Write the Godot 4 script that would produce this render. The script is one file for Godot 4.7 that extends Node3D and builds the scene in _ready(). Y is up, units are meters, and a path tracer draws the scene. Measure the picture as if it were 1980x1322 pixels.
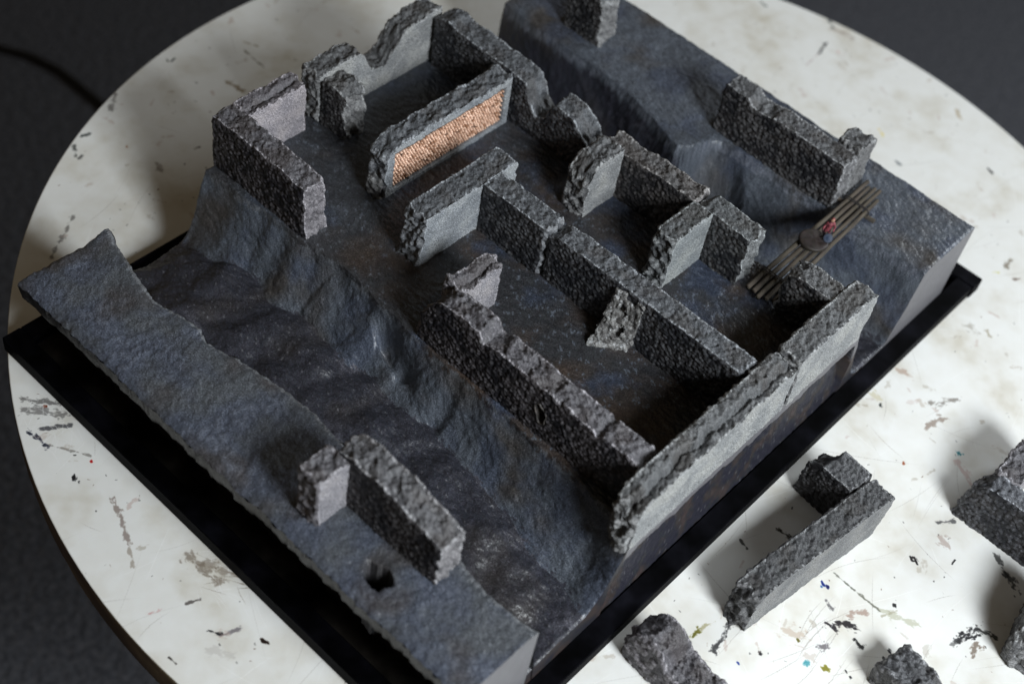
extends Node3D
# A painted miniature ruin board in a black tray on a round, paint-stained white table.
# x runs along the tray's short side, z along its long side, y up, table top at y = 0, metres.

const EYE := Vector3(0.44988, 0.90859, 0.68036)
const LOOK := Vector3(-0.36610321, -0.75676692, -0.54154618)
const RIGHT := Vector3(0.72711825, 0.13054738, -0.67398549)
const UPV := Vector3(-0.58074736, 0.64051636, -0.50246522)
const FOCAL := 2794.0
const TABLE := Vector3(0.0323, 0.0, -0.0765)
const TABLE_R := 0.5
const FLOOR_Y := -0.72
const P := 0.095      # plateau
const BANK := 0.098   # banks
const DITCH := 0.046

class Noises:
	var big: FastNoiseLite
	var mid: FastNoiseLite
	var fine: FastNoiseLite
	var grain: FastNoiseLite
	var patch: FastNoiseLite
	var hue: FastNoiseLite
	var peb: FastNoiseLite
	var pebv: FastNoiseLite
	var rub: FastNoiseLite
	var rubv: FastNoiseLite
	var chunk: FastNoiseLite
	var crag: FastNoiseLite
	var fold: FastNoiseLite

var nz := Noises.new()
var M := {}
var V := PackedVector3Array()
var N := PackedVector3Array()
var C := PackedColorArray()
var I := PackedInt32Array()
var rng := RandomNumberGenerator.new()

func _ready() -> void:
	rng.seed = 71
	camera_and_light()
	noises()
	materials()
	build_floor()
	build_table()
	build_tray()
	build_terrain()
	build_walls()
	build_bridge()
	build_figurine()
	print("done ", Time.get_ticks_msec())

# ------------------------------------------------------------------ camera and light
func camera_and_light() -> void:
	var cam := Camera3D.new()
	cam.name = "camera"
	cam.transform = Transform3D(Basis(RIGHT, UPV, -LOOK).orthonormalized(), EYE)
	cam.fov = rad_to_deg(2.0 * atan(661.0 / FOCAL))
	cam.near = 0.05
	cam.far = 20.0
	var at := CameraAttributesPhysical.new()
	at.frustum_focal_length = 50.72
	at.frustum_focus_distance = 1.085
	at.frustum_near = 0.05
	at.frustum_far = 20.0
	at.exposure_aperture = 4.0
	cam.attributes = at
	add_child(cam)
	cam.fov = rad_to_deg(2.0 * atan(661.0 / FOCAL))

	var env := Environment.new()
	env.background_mode = Environment.BG_COLOR
	env.background_color = Color(0.080, 0.064, 0.044).linear_to_srgb()
	env.tonemap_mode = Environment.TONE_MAPPER_LINEAR
	env.tonemap_exposure = 1.0
	env.sdfgi_enabled = true
	env.ssao_enabled = true
	env.ssil_enabled = true
	var we := WorldEnvironment.new()
	we.name = "environment"
	we.environment = env
	add_child(we)

	# the window on the near right
	window_light("window_light", TABLE + Vector3(0.03, 0, 0.08) + Vector3(0.747, 0.62, 0.232) * 1.62, Vector2(0.44, 0.44), 3.65, Color(0.91, 0.965, 1.0))
	# a fainter, unseen area light added far off right for sheen and fill
	window_light("added_far_light", Vector3(0.9, 1.05, -2.3), Vector2(1.1, 1.0), 4.2, Color(0.89, 0.955, 1.0))

func window_light(called: String, from: Vector3, size: Vector2, energy: float, c: Color) -> void:
	var l := AreaLight3D.new()
	l.name = called
	l.area_size = size
	l.area_normalize_energy = true
	l.light_energy = energy
	l.light_color = c.linear_to_srgb()
	l.shadow_enabled = true
	l.area_range = 12.0
	add_child(l)
	l.look_at_from_position(from, Vector3(0, 0.05, 0), Vector3.UP)

func px(u: float, v: float, y := 0.0) -> Vector3:
	var d := RIGHT * ((u - 990.0) / FOCAL) - UPV * ((v - 661.0) / FOCAL) + LOOK
	return EYE + d * ((y - EYE.y) / d.y)

# ------------------------------------------------------------------ noise and materials
func fnl(type: int, freq: float, oct := 1, s := 1, ret := -1) -> FastNoiseLite:
	var f := FastNoiseLite.new()
	f.noise_type = type
	f.frequency = freq
	f.seed = s
	if oct > 1:
		f.fractal_type = FastNoiseLite.FRACTAL_FBM
		f.fractal_octaves = oct
	else:
		f.fractal_type = FastNoiseLite.FRACTAL_NONE
	if ret >= 0:
		f.cellular_return_type = ret
		f.cellular_jitter = 0.85
	return f

func noises() -> void:
	var sx := FastNoiseLite.TYPE_SIMPLEX_SMOOTH
	var ce := FastNoiseLite.TYPE_CELLULAR
	nz.big = fnl(sx, 1.0 / 0.11, 3, 3)
	nz.mid = fnl(sx, 1.0 / 0.028, 3, 5)
	nz.fine = fnl(sx, 1.0 / 0.0075, 3, 8)
	nz.grain = fnl(sx, 1.0 / 0.0026, 2, 12)
	nz.patch = fnl(sx, 1.0 / 0.06, 4, 31)
	nz.hue = fnl(sx, 1.0 / 0.085, 3, 47)
	nz.peb = fnl(ce, 1.0 / 0.0031, 1, 9, FastNoiseLite.RETURN_DISTANCE)
	nz.pebv = fnl(ce, 1.0 / 0.0031, 1, 9, FastNoiseLite.RETURN_CELL_VALUE)
	nz.rub = fnl(ce, 1.0 / 0.0044, 1, 14, FastNoiseLite.RETURN_DISTANCE)
	nz.rubv = fnl(ce, 1.0 / 0.0044, 1, 14, FastNoiseLite.RETURN_CELL_VALUE)
	nz.chunk = fnl(ce, 1.0 / 0.011, 1, 21, FastNoiseLite.RETURN_CELL_VALUE)
	nz.fold = fnl(sx, 1.0 / 0.075, 1, 92)
	nz.crag = fnl(sx, 1.0 / 0.011, 4, 25)

func noise_tex(freq: float, oct: int, s: int, size := 512) -> NoiseTexture2D:
	var t := NoiseTexture2D.new()
	t.width = size
	t.height = size
	t.seamless = true
	t.noise = fnl(FastNoiseLite.TYPE_SIMPLEX_SMOOTH, freq, oct, s)
	return t

func painted(called: String, rough: float, relief: float, spec := 0.5, scale := 14.0, grit := false) -> StandardMaterial3D:
	var m := StandardMaterial3D.new()
	m.resource_name = called
	m.vertex_color_use_as_albedo = true
	m.roughness = rough
	m.metallic_specular = spec
	m.uv1_triplanar = true
	m.uv1_world_triplanar = true
	m.uv1_scale = Vector3.ONE * scale
	m.heightmap_enabled = true
	m.heightmap_texture = M.tex_relief
	m.heightmap_scale = relief
	if grit:
		m.albedo_texture = M.tex_grit
	return m

func materials() -> void:
	M.tex_relief = noise_tex(0.035, 4, 4)
	M.tex_wood = noise_tex(0.02, 4, 6)
	var gt := noise_tex(0.075, 4, 33)
	var gg := Gradient.new()
	gg.offsets = PackedFloat32Array([0.22, 0.42, 0.58, 0.70, 0.80])
	gg.colors = PackedColorArray([Color(0.50, 0.50, 0.50), Color(0.66, 0.66, 0.66), Color(0.76, 0.76, 0.76), Color(0.90, 0.90, 0.90), Color(1, 1, 1)])
	gt.color_ramp = gg
	M.tex_grit = gt
	M.wall = painted("painted_rubble", 0.60, 0.05, 0.45, 20.0, true)
	M.terrain = painted("painted_ground", 0.40, 0.036, 0.5, 20.0, true)
	M.side = painted("painted_grey_side", 0.5, 0.016, 0.45, 14.0)
	M.copper = painted("copper_paint", 0.42, 0.006, 0.5, 30.0)
	M.copper.metallic = 0.4
	M.wood = painted("weathered_sticks", 0.85, 0.03, 0.3, 40.0)
	M.figure = painted("miniature_paint", 0.55, 0.01, 0.4, 60.0)
	var b := StandardMaterial3D.new()
	b.resource_name = "black_stained_wood"
	b.vertex_color_use_as_albedo = true
	b.roughness = 0.6
	b.metallic_specular = 0.12
	b.uv1_triplanar = true
	b.uv1_world_triplanar = true
	b.uv1_scale = Vector3(2.0, 40.0, 2.0)
	b.albedo_texture = M.tex_wood
	b.heightmap_enabled = true
	b.heightmap_texture = M.tex_wood
	b.heightmap_scale = 0.02
	M.tray = b

# ------------------------------------------------------------------ mesh helpers
func fresh() -> void:
	V = PackedVector3Array()
	N = PackedVector3Array()
	C = PackedColorArray()
	I = PackedInt32Array()

func commit() -> ArrayMesh:
	var a := []
	a.resize(Mesh.ARRAY_MAX)
	a[Mesh.ARRAY_VERTEX] = V
	a[Mesh.ARRAY_NORMAL] = N
	a[Mesh.ARRAY_COLOR] = C
	a[Mesh.ARRAY_INDEX] = I
	var m := ArrayMesh.new()
	m.add_surface_from_arrays(Mesh.PRIMITIVE_TRIANGLES, a)
	fresh()
	return m

# points in rows: nu along the row, nv rows
func grid(nu: int, nv: int, pts: PackedVector3Array, cols: PackedColorArray, flip: bool, wrap_u := false) -> void:
	var base := V.size()
	V.append_array(pts)
	C.append_array(cols)
	for j in nv:
		var j0 := maxi(j - 1, 0) * nu
		var j1 := mini(j + 1, nv - 1) * nu
		for i in nu:
			var i0 := i - 1
			var i1 := i + 1
			if wrap_u:
				i0 = nu - 2 if i == 0 else i - 1
				i1 = 1 if i == nu - 1 else i + 1
			else:
				i0 = maxi(i0, 0)
				i1 = mini(i1, nu - 1)
			var du := pts[j * nu + i1] - pts[j * nu + i0]
			var dv := pts[j1 + i] - pts[j0 + i]
			var n := du.cross(dv)
			if n.length_squared() < 1e-20:
				n = Vector3.UP if not flip else Vector3.DOWN
			n = n.normalized()
			N.append(-n if flip else n)
	for j in nv - 1:
		for i in nu - 1:
			var a := base + j * nu + i
			var b := a + 1
			var d := a + nu
			var c := d + 1
			if flip:
				I.append_array(PackedInt32Array([a, b, c, a, c, d]))
			else:
				I.append_array(PackedInt32Array([a, c, b, a, d, c]))

func obj(called: String, mesh: Mesh, mat: Material, parent: Node, at := Vector3.ZERO) -> MeshInstance3D:
	var o := MeshInstance3D.new()
	o.name = called
	o.mesh = mesh
	o.material_override = mat
	o.position = at
	parent.add_child(o, true)
	return o

func thing(called: String, label: String, category: String, at := Vector3.ZERO, group := "") -> Node3D:
	var o := Node3D.new()
	var k := 0
	var nm := called
	while has_node(nm):
		k += 1
		nm = "%s_%03d" % [called, k]
	o.name = nm
	o.position = at
	add_child(o)
	o.set_meta("label", label)
	o.set_meta("category", category)
	if group:
		o.set_meta("group", group)
	return o

func tube(path: PackedVector3Array, radii: PackedFloat32Array, seg: int, col: Color, col2: Color) -> void:
	var pts := PackedVector3Array()
	var cols := PackedColorArray()
	var n := path.size()
	var rows := n + 2
	for jj in rows:
		var j := clampi(jj - 1, 0, n - 1)
		var r: float = radii[j] if jj > 0 and jj < rows - 1 else 0.0001
		var t := (path[mini(j + 1, n - 1)] - path[maxi(j - 1, 0)]).normalized()
		var side := t.cross(Vector3.UP)
		if side.length() < 0.1:
			side = t.cross(Vector3.RIGHT)
		side = side.normalized()
		var up := side.cross(t)
		for i in seg + 1:
			var a := TAU * i / seg
			var p: Vector3 = path[j] + (side * cos(a) + up * sin(a)) * r
			pts.append(p)
			cols.append(col.lerp(col2, clampf(0.5 + 0.9 * nz.fine.get_noise_3dv(p * Vector3(4, 4, 0.6)) + 0.5 * nz.grain.get_noise_3dv(p), 0, 1)))
	grid(seg + 1, rows, pts, cols, true, true)

func chamfer_box(lo: Vector3, hi: Vector3, ch: float, col: Color) -> void:
	# a box with bevelled edges: rings of a rounded rectangle stacked in y
	var rings := [[lo.y, ch], [lo.y + ch, 0.0], [hi.y - ch, 0.0], [hi.y, ch]]
	var prof := func(inset: float) -> PackedVector3Array:
		var x0 := lo.x + inset
		var x1 := hi.x - inset
		var z0 := lo.z + inset
		var z1 := hi.z - inset
		var k := ch
		return PackedVector3Array([Vector3(x0 + k, 0, z0), Vector3(x1 - k, 0, z0), Vector3(x1, 0, z0 + k), Vector3(x1, 0, z1 - k), Vector3(x1 - k, 0, z1), Vector3(x0 + k, 0, z1), Vector3(x0, 0, z1 - k), Vector3(x0, 0, z0 + k)])
	var loops := []
	for r in rings:
		var l: PackedVector3Array = prof.call(r[1])
		for i in 8:
			l[i].y = r[0]
		loops.append(l)
	for k in 3:
		for i in 8:
			quad(loops[k][i], loops[k][(i + 1) % 8], loops[k + 1][(i + 1) % 8], loops[k + 1][i], col, (lo + hi) / 2)
	for k in [0, 3]:
		var c := (lo + hi) / 2
		c.y = rings[k][0]
		for i in 8:
			quad(loops[k][i], loops[k][(i + 1) % 8], c, c, col, (lo + hi) / 2)

func quad(a: Vector3, b: Vector3, c: Vector3, d: Vector3, col: Color, inside: Vector3) -> void:
	var n := (b - a).cross(c - a).normalized()
	var base := V.size()
	var out := n.dot((a + b + c) / 3.0 - inside) > 0
	for p in [a, b, c, d]:
		V.append(p)
		N.append(n if out else -n)
		C.append(col)
	if out:
		I.append_array(PackedInt32Array([base, base + 2, base + 1]))
		if not c.is_equal_approx(d):
			I.append_array(PackedInt32Array([base, base + 3, base + 2]))
	else:
		I.append_array(PackedInt32Array([base, base + 1, base + 2]))
		if not c.is_equal_approx(d):
			I.append_array(PackedInt32Array([base, base + 2, base + 3]))

func lathe(prof: Array, seg: int, cols: Array, center := Vector3.ZERO) -> void:
	var pts := PackedVector3Array()
	var cc := PackedColorArray()
	for k in prof.size():
		for i in seg + 1:
			var a := TAU * i / seg
			pts.append(center + Vector3(cos(a) * prof[k].x, prof[k].y, sin(a) * prof[k].x))
			cc.append(cols[k])
	grid(seg + 1, prof.size(), pts, cc, false, true)

# surface nets over a box; field < 0 inside
func nets(lo: Vector3, hi: Vector3, cell: float, field: Callable, paint: Callable) -> void:
	var n := Vector3i(((hi - lo) / cell).ceil()) + Vector3i(1, 1, 1)
	var f := PackedFloat32Array()
	f.resize(n.x * n.y * n.z)
	for k in n.z:
		for j in n.y:
			for i in n.x:
				f[(k * n.y + j) * n.x + i] = field.call(lo + Vector3(i, j, k) * cell)
	var ids := {}
	var base := V.size()
	var stride := [1, n.x, n.x * n.y]
	for k in n.z - 1:
		for j in n.y - 1:
			for i in n.x - 1:
				var at := (k * n.y + j) * n.x + i
				var sum := Vector3.ZERO
				var cnt := 0
				var vals := []
				for c in 8:
					vals.append(f[at + (c & 1) + ((c >> 1) & 1) * n.x + ((c >> 2) & 1) * n.x * n.y])
				for e in [[0, 1], [2, 3], [4, 5], [6, 7], [0, 2], [1, 3], [4, 6], [5, 7], [0, 4], [1, 5], [2, 6], [3, 7]]:
					var a: float = vals[e[0]]
					var b: float = vals[e[1]]
					if (a < 0) != (b < 0):
						var t := a / (a - b)
						var pa := Vector3(e[0] & 1, (e[0] >> 1) & 1, (e[0] >> 2) & 1)
						var pb := Vector3(e[1] & 1, (e[1] >> 1) & 1, (e[1] >> 2) & 1)
						sum += pa.lerp(pb, t)
						cnt += 1
				if cnt:
					var p := lo + (Vector3(i, j, k) + sum / cnt) * cell
					ids[at] = V.size()
					V.append(p)
					var h := cell * 0.6
					var g := Vector3(field.call(p + Vector3(h, 0, 0)) - field.call(p - Vector3(h, 0, 0)), field.call(p + Vector3(0, h, 0)) - field.call(p - Vector3(0, h, 0)), field.call(p + Vector3(0, 0, h)) - field.call(p - Vector3(0, 0, h)))
					N.append(g.normalized() if g.length() > 1e-9 else Vector3.UP)
					C.append(paint.call(p))
	for k in range(1, n.z - 1):
		for j in range(1, n.y - 1):
			for i in range(1, n.x - 1):
				var at := (k * n.y + j) * n.x + i
				for ax in 3:
					var a := f[at]
					var b := f[at + stride[ax]]
					if (a < 0) == (b < 0):
						continue
					var u: int = stride[(ax + 1) % 3]
					var w: int = stride[(ax + 2) % 3]
					if not (ids.has(at) and ids.has(at - u) and ids.has(at - u - w) and ids.has(at - w)):
						continue
					var q := [ids[at], ids[at - u], ids[at - u - w], ids[at - w]]
					if a < 0:
						I.append_array(PackedInt32Array([q[0], q[2], q[1], q[0], q[3], q[2]]))
					else:
						I.append_array(PackedInt32Array([q[0], q[1], q[2], q[0], q[2], q[3]]))

# ------------------------------------------------------------------ floor and table
func build_floor() -> void:
	var m := StandardMaterial3D.new()
	m.resource_name = "dark_carpet"
	m.roughness = 0.95
	m.metallic_specular = 0.2
	var t := NoiseTexture2D.new()
	t.width = 512
	t.height = 512
	t.seamless = true
	t.noise = fnl(FastNoiseLite.TYPE_SIMPLEX_SMOOTH, 0.06, 5, 77)
	var g := Gradient.new()
	g.offsets = PackedFloat32Array([0.2, 0.5, 0.8])
	g.colors = PackedColorArray([Color(0.040, 0.042, 0.049).linear_to_srgb(), Color(0.060, 0.062, 0.071).linear_to_srgb(), Color(0.080, 0.080, 0.088).linear_to_srgb()])
	t.color_ramp = g
	m.albedo_texture = t
	m.uv1_triplanar = true
	m.uv1_world_triplanar = true
	m.uv1_scale = Vector3.ONE * 3.0
	m.heightmap_enabled = true
	m.heightmap_texture = M.tex_relief
	m.heightmap_scale = 0.3
	var pm := BoxMesh.new()
	pm.size = Vector3(7.0, 0.1, 7.0)
	var o := obj("floor", pm, m, self, Vector3(-0.3, FLOOR_Y - 0.05, -0.6))
	o.set_meta("kind", "structure")
	o.set_meta("label", "dark grey carpet floor under the round table")

	fresh()
	var pts := PackedVector3Array()
	var rad := PackedFloat32Array()
	var c := Curve3D.new()
	for q in [[-80, 80], [0, 92], [60, 108], [115, 135], [160, 170], [205, 208], [260, 262]]:
		var w := px(q[0], q[1], FLOOR_Y + 0.006)
		c.add_point(w)
	for k in c.point_count:
		var a := c.get_point_position(maxi(k - 1, 0))
		var b := c.get_point_position(mini(k + 1, c.point_count - 1))
		c.set_point_in(k, (a - b) / 6.0)
		c.set_point_out(k, (b - a) / 6.0)
	for k in 40:
		pts.append(c.sample_baked(c.get_baked_length() * k / 39.0))
		rad.append(0.0055)
	tube(pts, rad, 10, Color(0.006, 0.006, 0.006), Color(0.009, 0.009, 0.009))
	var cable := obj("power_cable", commit(), M.figure, self)
	cable.set_meta("label", "black power cable lying on the dark carpet beside the table")
	cable.set_meta("category", "cable")

func table_texture() -> ImageTexture:
	var S := 2048
	var small := 1024
	var fa := fnl(FastNoiseLite.TYPE_SIMPLEX_SMOOTH, 0.006, 5, 101)
	var fb := fnl(FastNoiseLite.TYPE_SIMPLEX_SMOOTH, 0.013, 5, 102)
	var fc := fnl(FastNoiseLite.TYPE_SIMPLEX_SMOOTH, 0.05, 4, 103)
	var bytes := PackedByteArray()
	bytes.resize(small * small * 3)
	var a_im := fa.get_image(small, small, false, false, false).get_data()
	var b_im := fb.get_image(small, small, false, false, false).get_data()
	var c_im := fc.get_image(small, small, false, false, false).get_data()
	for k in small * small:
		var a := a_im[k] / 255.0
		var b := b_im[k] / 255.0
		var c := c_im[k] / 255.0
		var dirt := clampf((b - 0.50) * 2.4, 0, 1) * 0.5 + clampf((a - 0.52) * 2.2, 0, 1) * 0.5
		dirt = dirt * (0.5 + 1.0 * c) + (c - 0.5) * 0.16
		bytes[k * 3] = int(clampf(220.0 - dirt * 36.0, 0, 255))
		bytes[k * 3 + 1] = int(clampf(220.0 - dirt * 43.0, 0, 255))
		bytes[k * 3 + 2] = int(clampf(217.0 - dirt * 56.0, 0, 255))
	var im := Image.create_from_data(small, small, false, Image.FORMAT_RGB8, bytes)
	im.resize(S, S, Image.INTERPOLATE_CUBIC)
	var r := RandomNumberGenerator.new()
	r.seed = 5
	var inkblack := Color(0.13, 0.13, 0.14)
	# paint streaks: from, to (in the photograph), width in mm, colour, cover
	var st := [
		[140, 420, 98, 498, 5.0, Color(0.35, 0.34, 0.33), 0.45], [222, 182, 212, 212, 5.0, Color(0.4, 0.39, 0.38), 0.5],
		[40, 790, 130, 800, 9.0, Color(0.22, 0.21, 0.21), 0.30], [45, 772, 120, 780, 6.0, Color(0.2, 0.19, 0.19), 0.35], [80, 828, 135, 822, 5.0, Color(0.16, 0.16, 0.18), 0.5],
		[55, 835, 92, 862, 5.0, Color(0.16, 0.17, 0.22), 0.75], [95, 860, 175, 880, 2.0, Color(0.4, 0.38, 0.36), 0.4],
		[220, 962, 247, 1050, 5.0, Color(0.42, 0.36, 0.33), 0.42], [250, 1062, 258, 1092, 4.0, Color(0.5, 0.45, 0.4), 0.35],
		[405, 1218, 425, 1226, 3.4, inkblack, 0.9], [425, 1228, 462, 1216, 4.5, Color(0.42, 0.4, 0.42), 0.6],
		[365, 1078, 425, 1120, 10.0, Color(0.36, 0.31, 0.26), 0.32], [395, 1088, 470, 1118, 9.0, Color(0.42, 0.37, 0.32), 0.28],
		[360, 1166, 386, 1158, 2.4, Color(0.36, 0.34, 0.33), 0.7], [410, 1258, 440, 1262, 10.0, Color(0.75, 0.74, 0.72), 0.5],
		[1598, 82, 1584, 102, 3.6, inkblack, 0.95], [1584, 102, 1560, 125, 1.4, Color(0.6, 0.5, 0.5), 0.5],
		[1800, 780, 1852, 772, 7.0, Color(0.36, 0.33, 0.3), 0.42], [1795, 822, 1822, 806, 8.0, Color(0.45, 0.38, 0.33), 0.42],
		[1612, 1106, 1652, 1140, 1.9, Color(0.44, 0.44, 0.41), 0.75], [1652, 1140, 1702, 1180, 2.2, Color(0.46, 0.46, 0.42), 0.8], [1702, 1180, 1770, 1206, 7.0, Color(0.68, 0.68, 0.6), 0.5],
		[1852, 1238, 1893, 1216, 8.0, Color(0.12, 0.12, 0.13), 0.75], [1890, 1214, 1925, 1232, 4.5, Color(0.15, 0.15, 0.15), 0.6], [1838, 1246, 1860, 1238, 4.0, Color(0.25, 0.25, 0.25), 0.4],
		[1380, 1258, 1412, 1206, 4.6, inkblack, 0.6], [1340, 1230, 1350, 1218, 4.6, Color(0.35, 0.34, 0.1), 0.7], [1350, 1216, 1384, 1200, 3.0, Color(0.55, 0.52, 0.35), 0.4],
		[1600, 1206, 1616, 1216, 6.0, Color(0.16, 0.15, 0.16), 0.75], [1625, 1204, 1655, 1212, 7.0, Color(0.14, 0.13, 0.14), 0.75], [1640, 1190, 1670, 1182, 6.0, Color(0.55, 0.45, 0.4), 0.45],
		[1600, 1160, 1612, 1178, 4.0, Color(0.3, 0.29, 0.3), 0.5], [1656, 1236, 1668, 1250, 5.0, Color(0.13, 0.13, 0.13), 0.8], [1582, 1252, 1598, 1248, 5.0, Color(0.3, 0.28, 0.3), 0.5],
		[1508, 1024, 1524, 1036, 5.0, Color(0.13, 0.12, 0.09), 0.8], [1532, 1044, 1548, 1040, 6.0, Color(0.1, 0.1, 0.09), 0.75], [1432, 1044, 1446, 1060, 2.0, Color(0.2, 0.2, 0.18), 0.7],
		[1768, 1078, 1774, 1090, 3.2, Color(0.13, 0.12, 0.13), 1.0], [1762, 1076, 1765, 1084, 2.0, Color(0.13, 0.12, 0.13), 0.9], [1842, 1090, 1848, 1082, 1.6, inkblack, 0.9],
		[1815, 1010, 1845, 1006, 4.0, Color(0.24, 0.24, 0.25), 0.55], [1818, 1040, 1832, 1052, 9.0, Color(0.62, 0.55, 0.52), 0.4], [1850, 890, 1880, 935, 7.0, Color(0.72, 0.6, 0.58), 0.35],
		[1925, 1070, 1945, 1110, 5.0, Color(0.12, 0.12, 0.12), 0.5], [1950, 1110, 1972, 1145, 6.0, Color(0.12, 0.12, 0.11), 0.5],
		[1880, 1262, 1892, 1248, 7.0, Color(0.52, 0.48, 0.44), 0.8], [1520, 1218, 1545, 1228, 12.0, Color(0.72, 0.66, 0.6), 0.5], [1705, 1190, 1735, 1180, 3.0, Color(0.6, 0.58, 0.5), 0.5],
		[470, 95, 510, 130, 2.0, Color(0.36, 0.33, 0.27), 0.6], [440, 160, 480, 178, 6.0, Color(0.4, 0.32, 0.22), 0.45], [325, 118, 321, 112, 2.4, Color(0.14, 0.16, 0.15), 0.8], [338, 112, 332, 118, 2.4, Color(0.12, 0.15, 0.14), 0.8],
		[158, 262, 172, 258, 4.0, Color(0.2, 0.22, 0.22), 0.6], [142, 278, 146, 302, 3.6, Color(0.26, 0.27, 0.26), 0.6], [150, 308, 158, 300, 3.0, Color(0.25, 0.25, 0.25), 0.6],
		[300, 315, 310, 330, 6.0, Color(0.45, 0.42, 0.4), 0.4], [375, 287, 386, 284, 2.6, Color(0.2, 0.17, 0.12), 0.8], [470, 80, 500, 90, 3.0, Color(0.5, 0.45, 0.36), 0.3],
		[1615, 55, 1650, 75, 8.0, Color(0.6, 0.55, 0.52), 0.35], [1620, 100, 1630, 105, 5.0, Color(0.75, 0.58, 0.55), 0.4], [1470, 2, 1480, 12, 4.0, Color(0.4, 0.42, 0.4), 0.5], [1602, 38, 1612, 52, 4.0, Color(0.3, 0.32, 0.32), 0.6],
		[1735, 312, 1742, 318, 4.0, Color(0.4, 0.42, 0.44), 0.5], [1912, 326, 1920, 334, 4.0, Color(0.16, 0.15, 0.15), 0.9], [1850, 212, 1862, 232, 6.0, Color(0.66, 0.6, 0.5), 0.5], [1702, 250, 1708, 262, 5.0, Color(0.85, 0.78, 0.5), 0.5],
		[1872, 630, 1892, 640, 9.0, Color(0.6, 0.58, 0.54), 0.4], [1908, 640, 1915, 648, 5.0, Color(0.5, 0.45, 0.35), 0.4], [1945, 515, 1955, 500, 5.0, Color(0.4, 0.36, 0.3), 0.5], [1960, 540, 1975, 538, 3.0, Color(0.35, 0.28, 0.24), 0.6], [1922, 525, 1930, 525, 4.0, Color(0.75, 0.72, 0.35), 0.7],
		[1685, 760, 1705, 778, 8.0, Color(0.75, 0.72, 0.62), 0.5], [1702, 778, 1702, 784, 3.0, Color(0.12, 0.14, 0.14), 0.9], [1740, 715, 1760, 725, 8.0, Color(0.62, 0.52, 0.46), 0.4],
		[90, 1300, 120, 1310, 5.0, Color(0.5, 0.46, 0.42), 0.4], [325, 1270, 340, 1282, 2.0, Color(0.15, 0.13, 0.12), 0.8], [505, 1236, 516, 1242, 3.0, Color(0.14, 0.1, 0.08), 0.9], [290, 1185, 305, 1180, 4.0, Color(0.75, 0.55, 0.55), 0.5],
	]
	for q in st:
		streak(im, tpx(q[0], q[1]), tpx(q[2], q[3]), q[4] * 2.048, q[5], q[6], r)
	var dots := [[1855, 875, 5, Color(0.02, 0.42, 0.47)], [1748, 894, 4, Color(0.55, 0.28, 0.16)], [1592, 1128, 4, Color(0.03, 0.12, 0.42)], [1600, 1134, 3.4, Color(0.02, 0.06, 0.3)], [1588, 1132, 2.4, Color(0.1, 0.3, 0.55)],
		[1558, 1280, 5, Color(0.3, 0.58, 0.62)], [243, 283, 3.4, Color(0.55, 0.27, 0.1)], [1730, 1170, 3.2, inkblack], [1450, 1262, 2.4, inkblack], [1470, 1262, 2.6, inkblack], [1645, 1308, 2.6, inkblack], [1636, 1298, 2.4, inkblack], [1712, 1274, 3.0, inkblack], [1720, 1258, 3.4, inkblack],
		[142, 922, 4.2, inkblack], [152, 932, 2.4, inkblack], [166, 1108, 2.4, Color(0.16, 0.15, 0.3)], [88, 785, 3.0, Color(0.45, 0.2, 0.12)], [1938, 882, 2.6, Color(0.1, 0.28, 0.28)], [1545, 1236, 3, Color(0.4, 0.38, 0.2)], [1428, 1282, 2, Color(0.1, 0.2, 0.5)], [1598, 1290, 5, Color(0.5, 0.48, 0.2)], [1700, 250, 3, Color(0.85, 0.75, 0.45)], [176, 891, 1.6, Color(0.7, 0.1, 0.1)]]
	for d in dots:
		var c := tpx(d[0], d[1])
		streak(im, c - Vector2(1, 0.6), c + Vector2(1, 0.6), d[2] * 2.0, d[3], 1.0, r)
	# faint smudges, flecks and scratches all over
	for k in 380:
		var a := r.randf() * TAU
		var q := Vector2(0.5, 0.5) + Vector2(cos(a), sin(a)) * sqrt(r.randf()) * 0.49
		var dir := Vector2.from_angle(r.randf() * TAU) * r.randf_range(1.0, 22.0)
		var tone := r.randf()
		var col := Color(0.55, 0.5, 0.44).lerp(Color(0.62, 0.5, 0.48), r.randf()) if tone < 0.7 else Color(0.48, 0.44, 0.38)
		streak(im, q * S, q * S + dir, r.randf_range(3.0, 14.0), col.lerp(Color(0.8, 0.76, 0.7), 0.35), r.randf_range(0.05, 0.28), r)
	for k in 1100:
		var a := r.randf() * TAU
		var q := Vector2(0.5, 0.5) + Vector2(cos(a), sin(a)) * sqrt(r.randf()) * 0.49
		var col := Color(0.16, 0.16, 0.16) if r.randf() < 0.7 else Color(0.35, 0.25, 0.2)
		streak(im, q * S, q * S + Vector2(r.randf_range(-3, 3), r.randf_range(-3, 3)), r.randf_range(0.8, 2.4), col, r.randf_range(0.15, 0.75), r)
	for k in 720:
		var a := r.randf() * TAU
		var q := (Vector2(0.5, 0.5) + Vector2(cos(a), sin(a)) * sqrt(r.randf()) * 0.49) * S
		var ang := r.randf_range(0.9, 2.3) if r.randf() < 0.6 else r.randf() * TAU
		var to := q + Vector2.from_angle(ang) * r.randf_range(20, 170)
		var light := r.randf() < 0.5
		scratch(im, q, to, Color(0.95, 0.95, 0.95) if light else Color(0.4, 0.37, 0.34), r.randf_range(0.3, 0.7) if light else r.randf_range(0.12, 0.42), r)
	# scratches through the smears on the left
	for k in 46:
		var q := tpx(r.randf_range(40, 150), r.randf_range(750, 870))
		scratch(im, q, q + Vector2.from_angle(r.randf_range(-0.4, 1.6)) * r.randf_range(15, 60), Color(0.9, 0.9, 0.9), 0.8, r)
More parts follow.
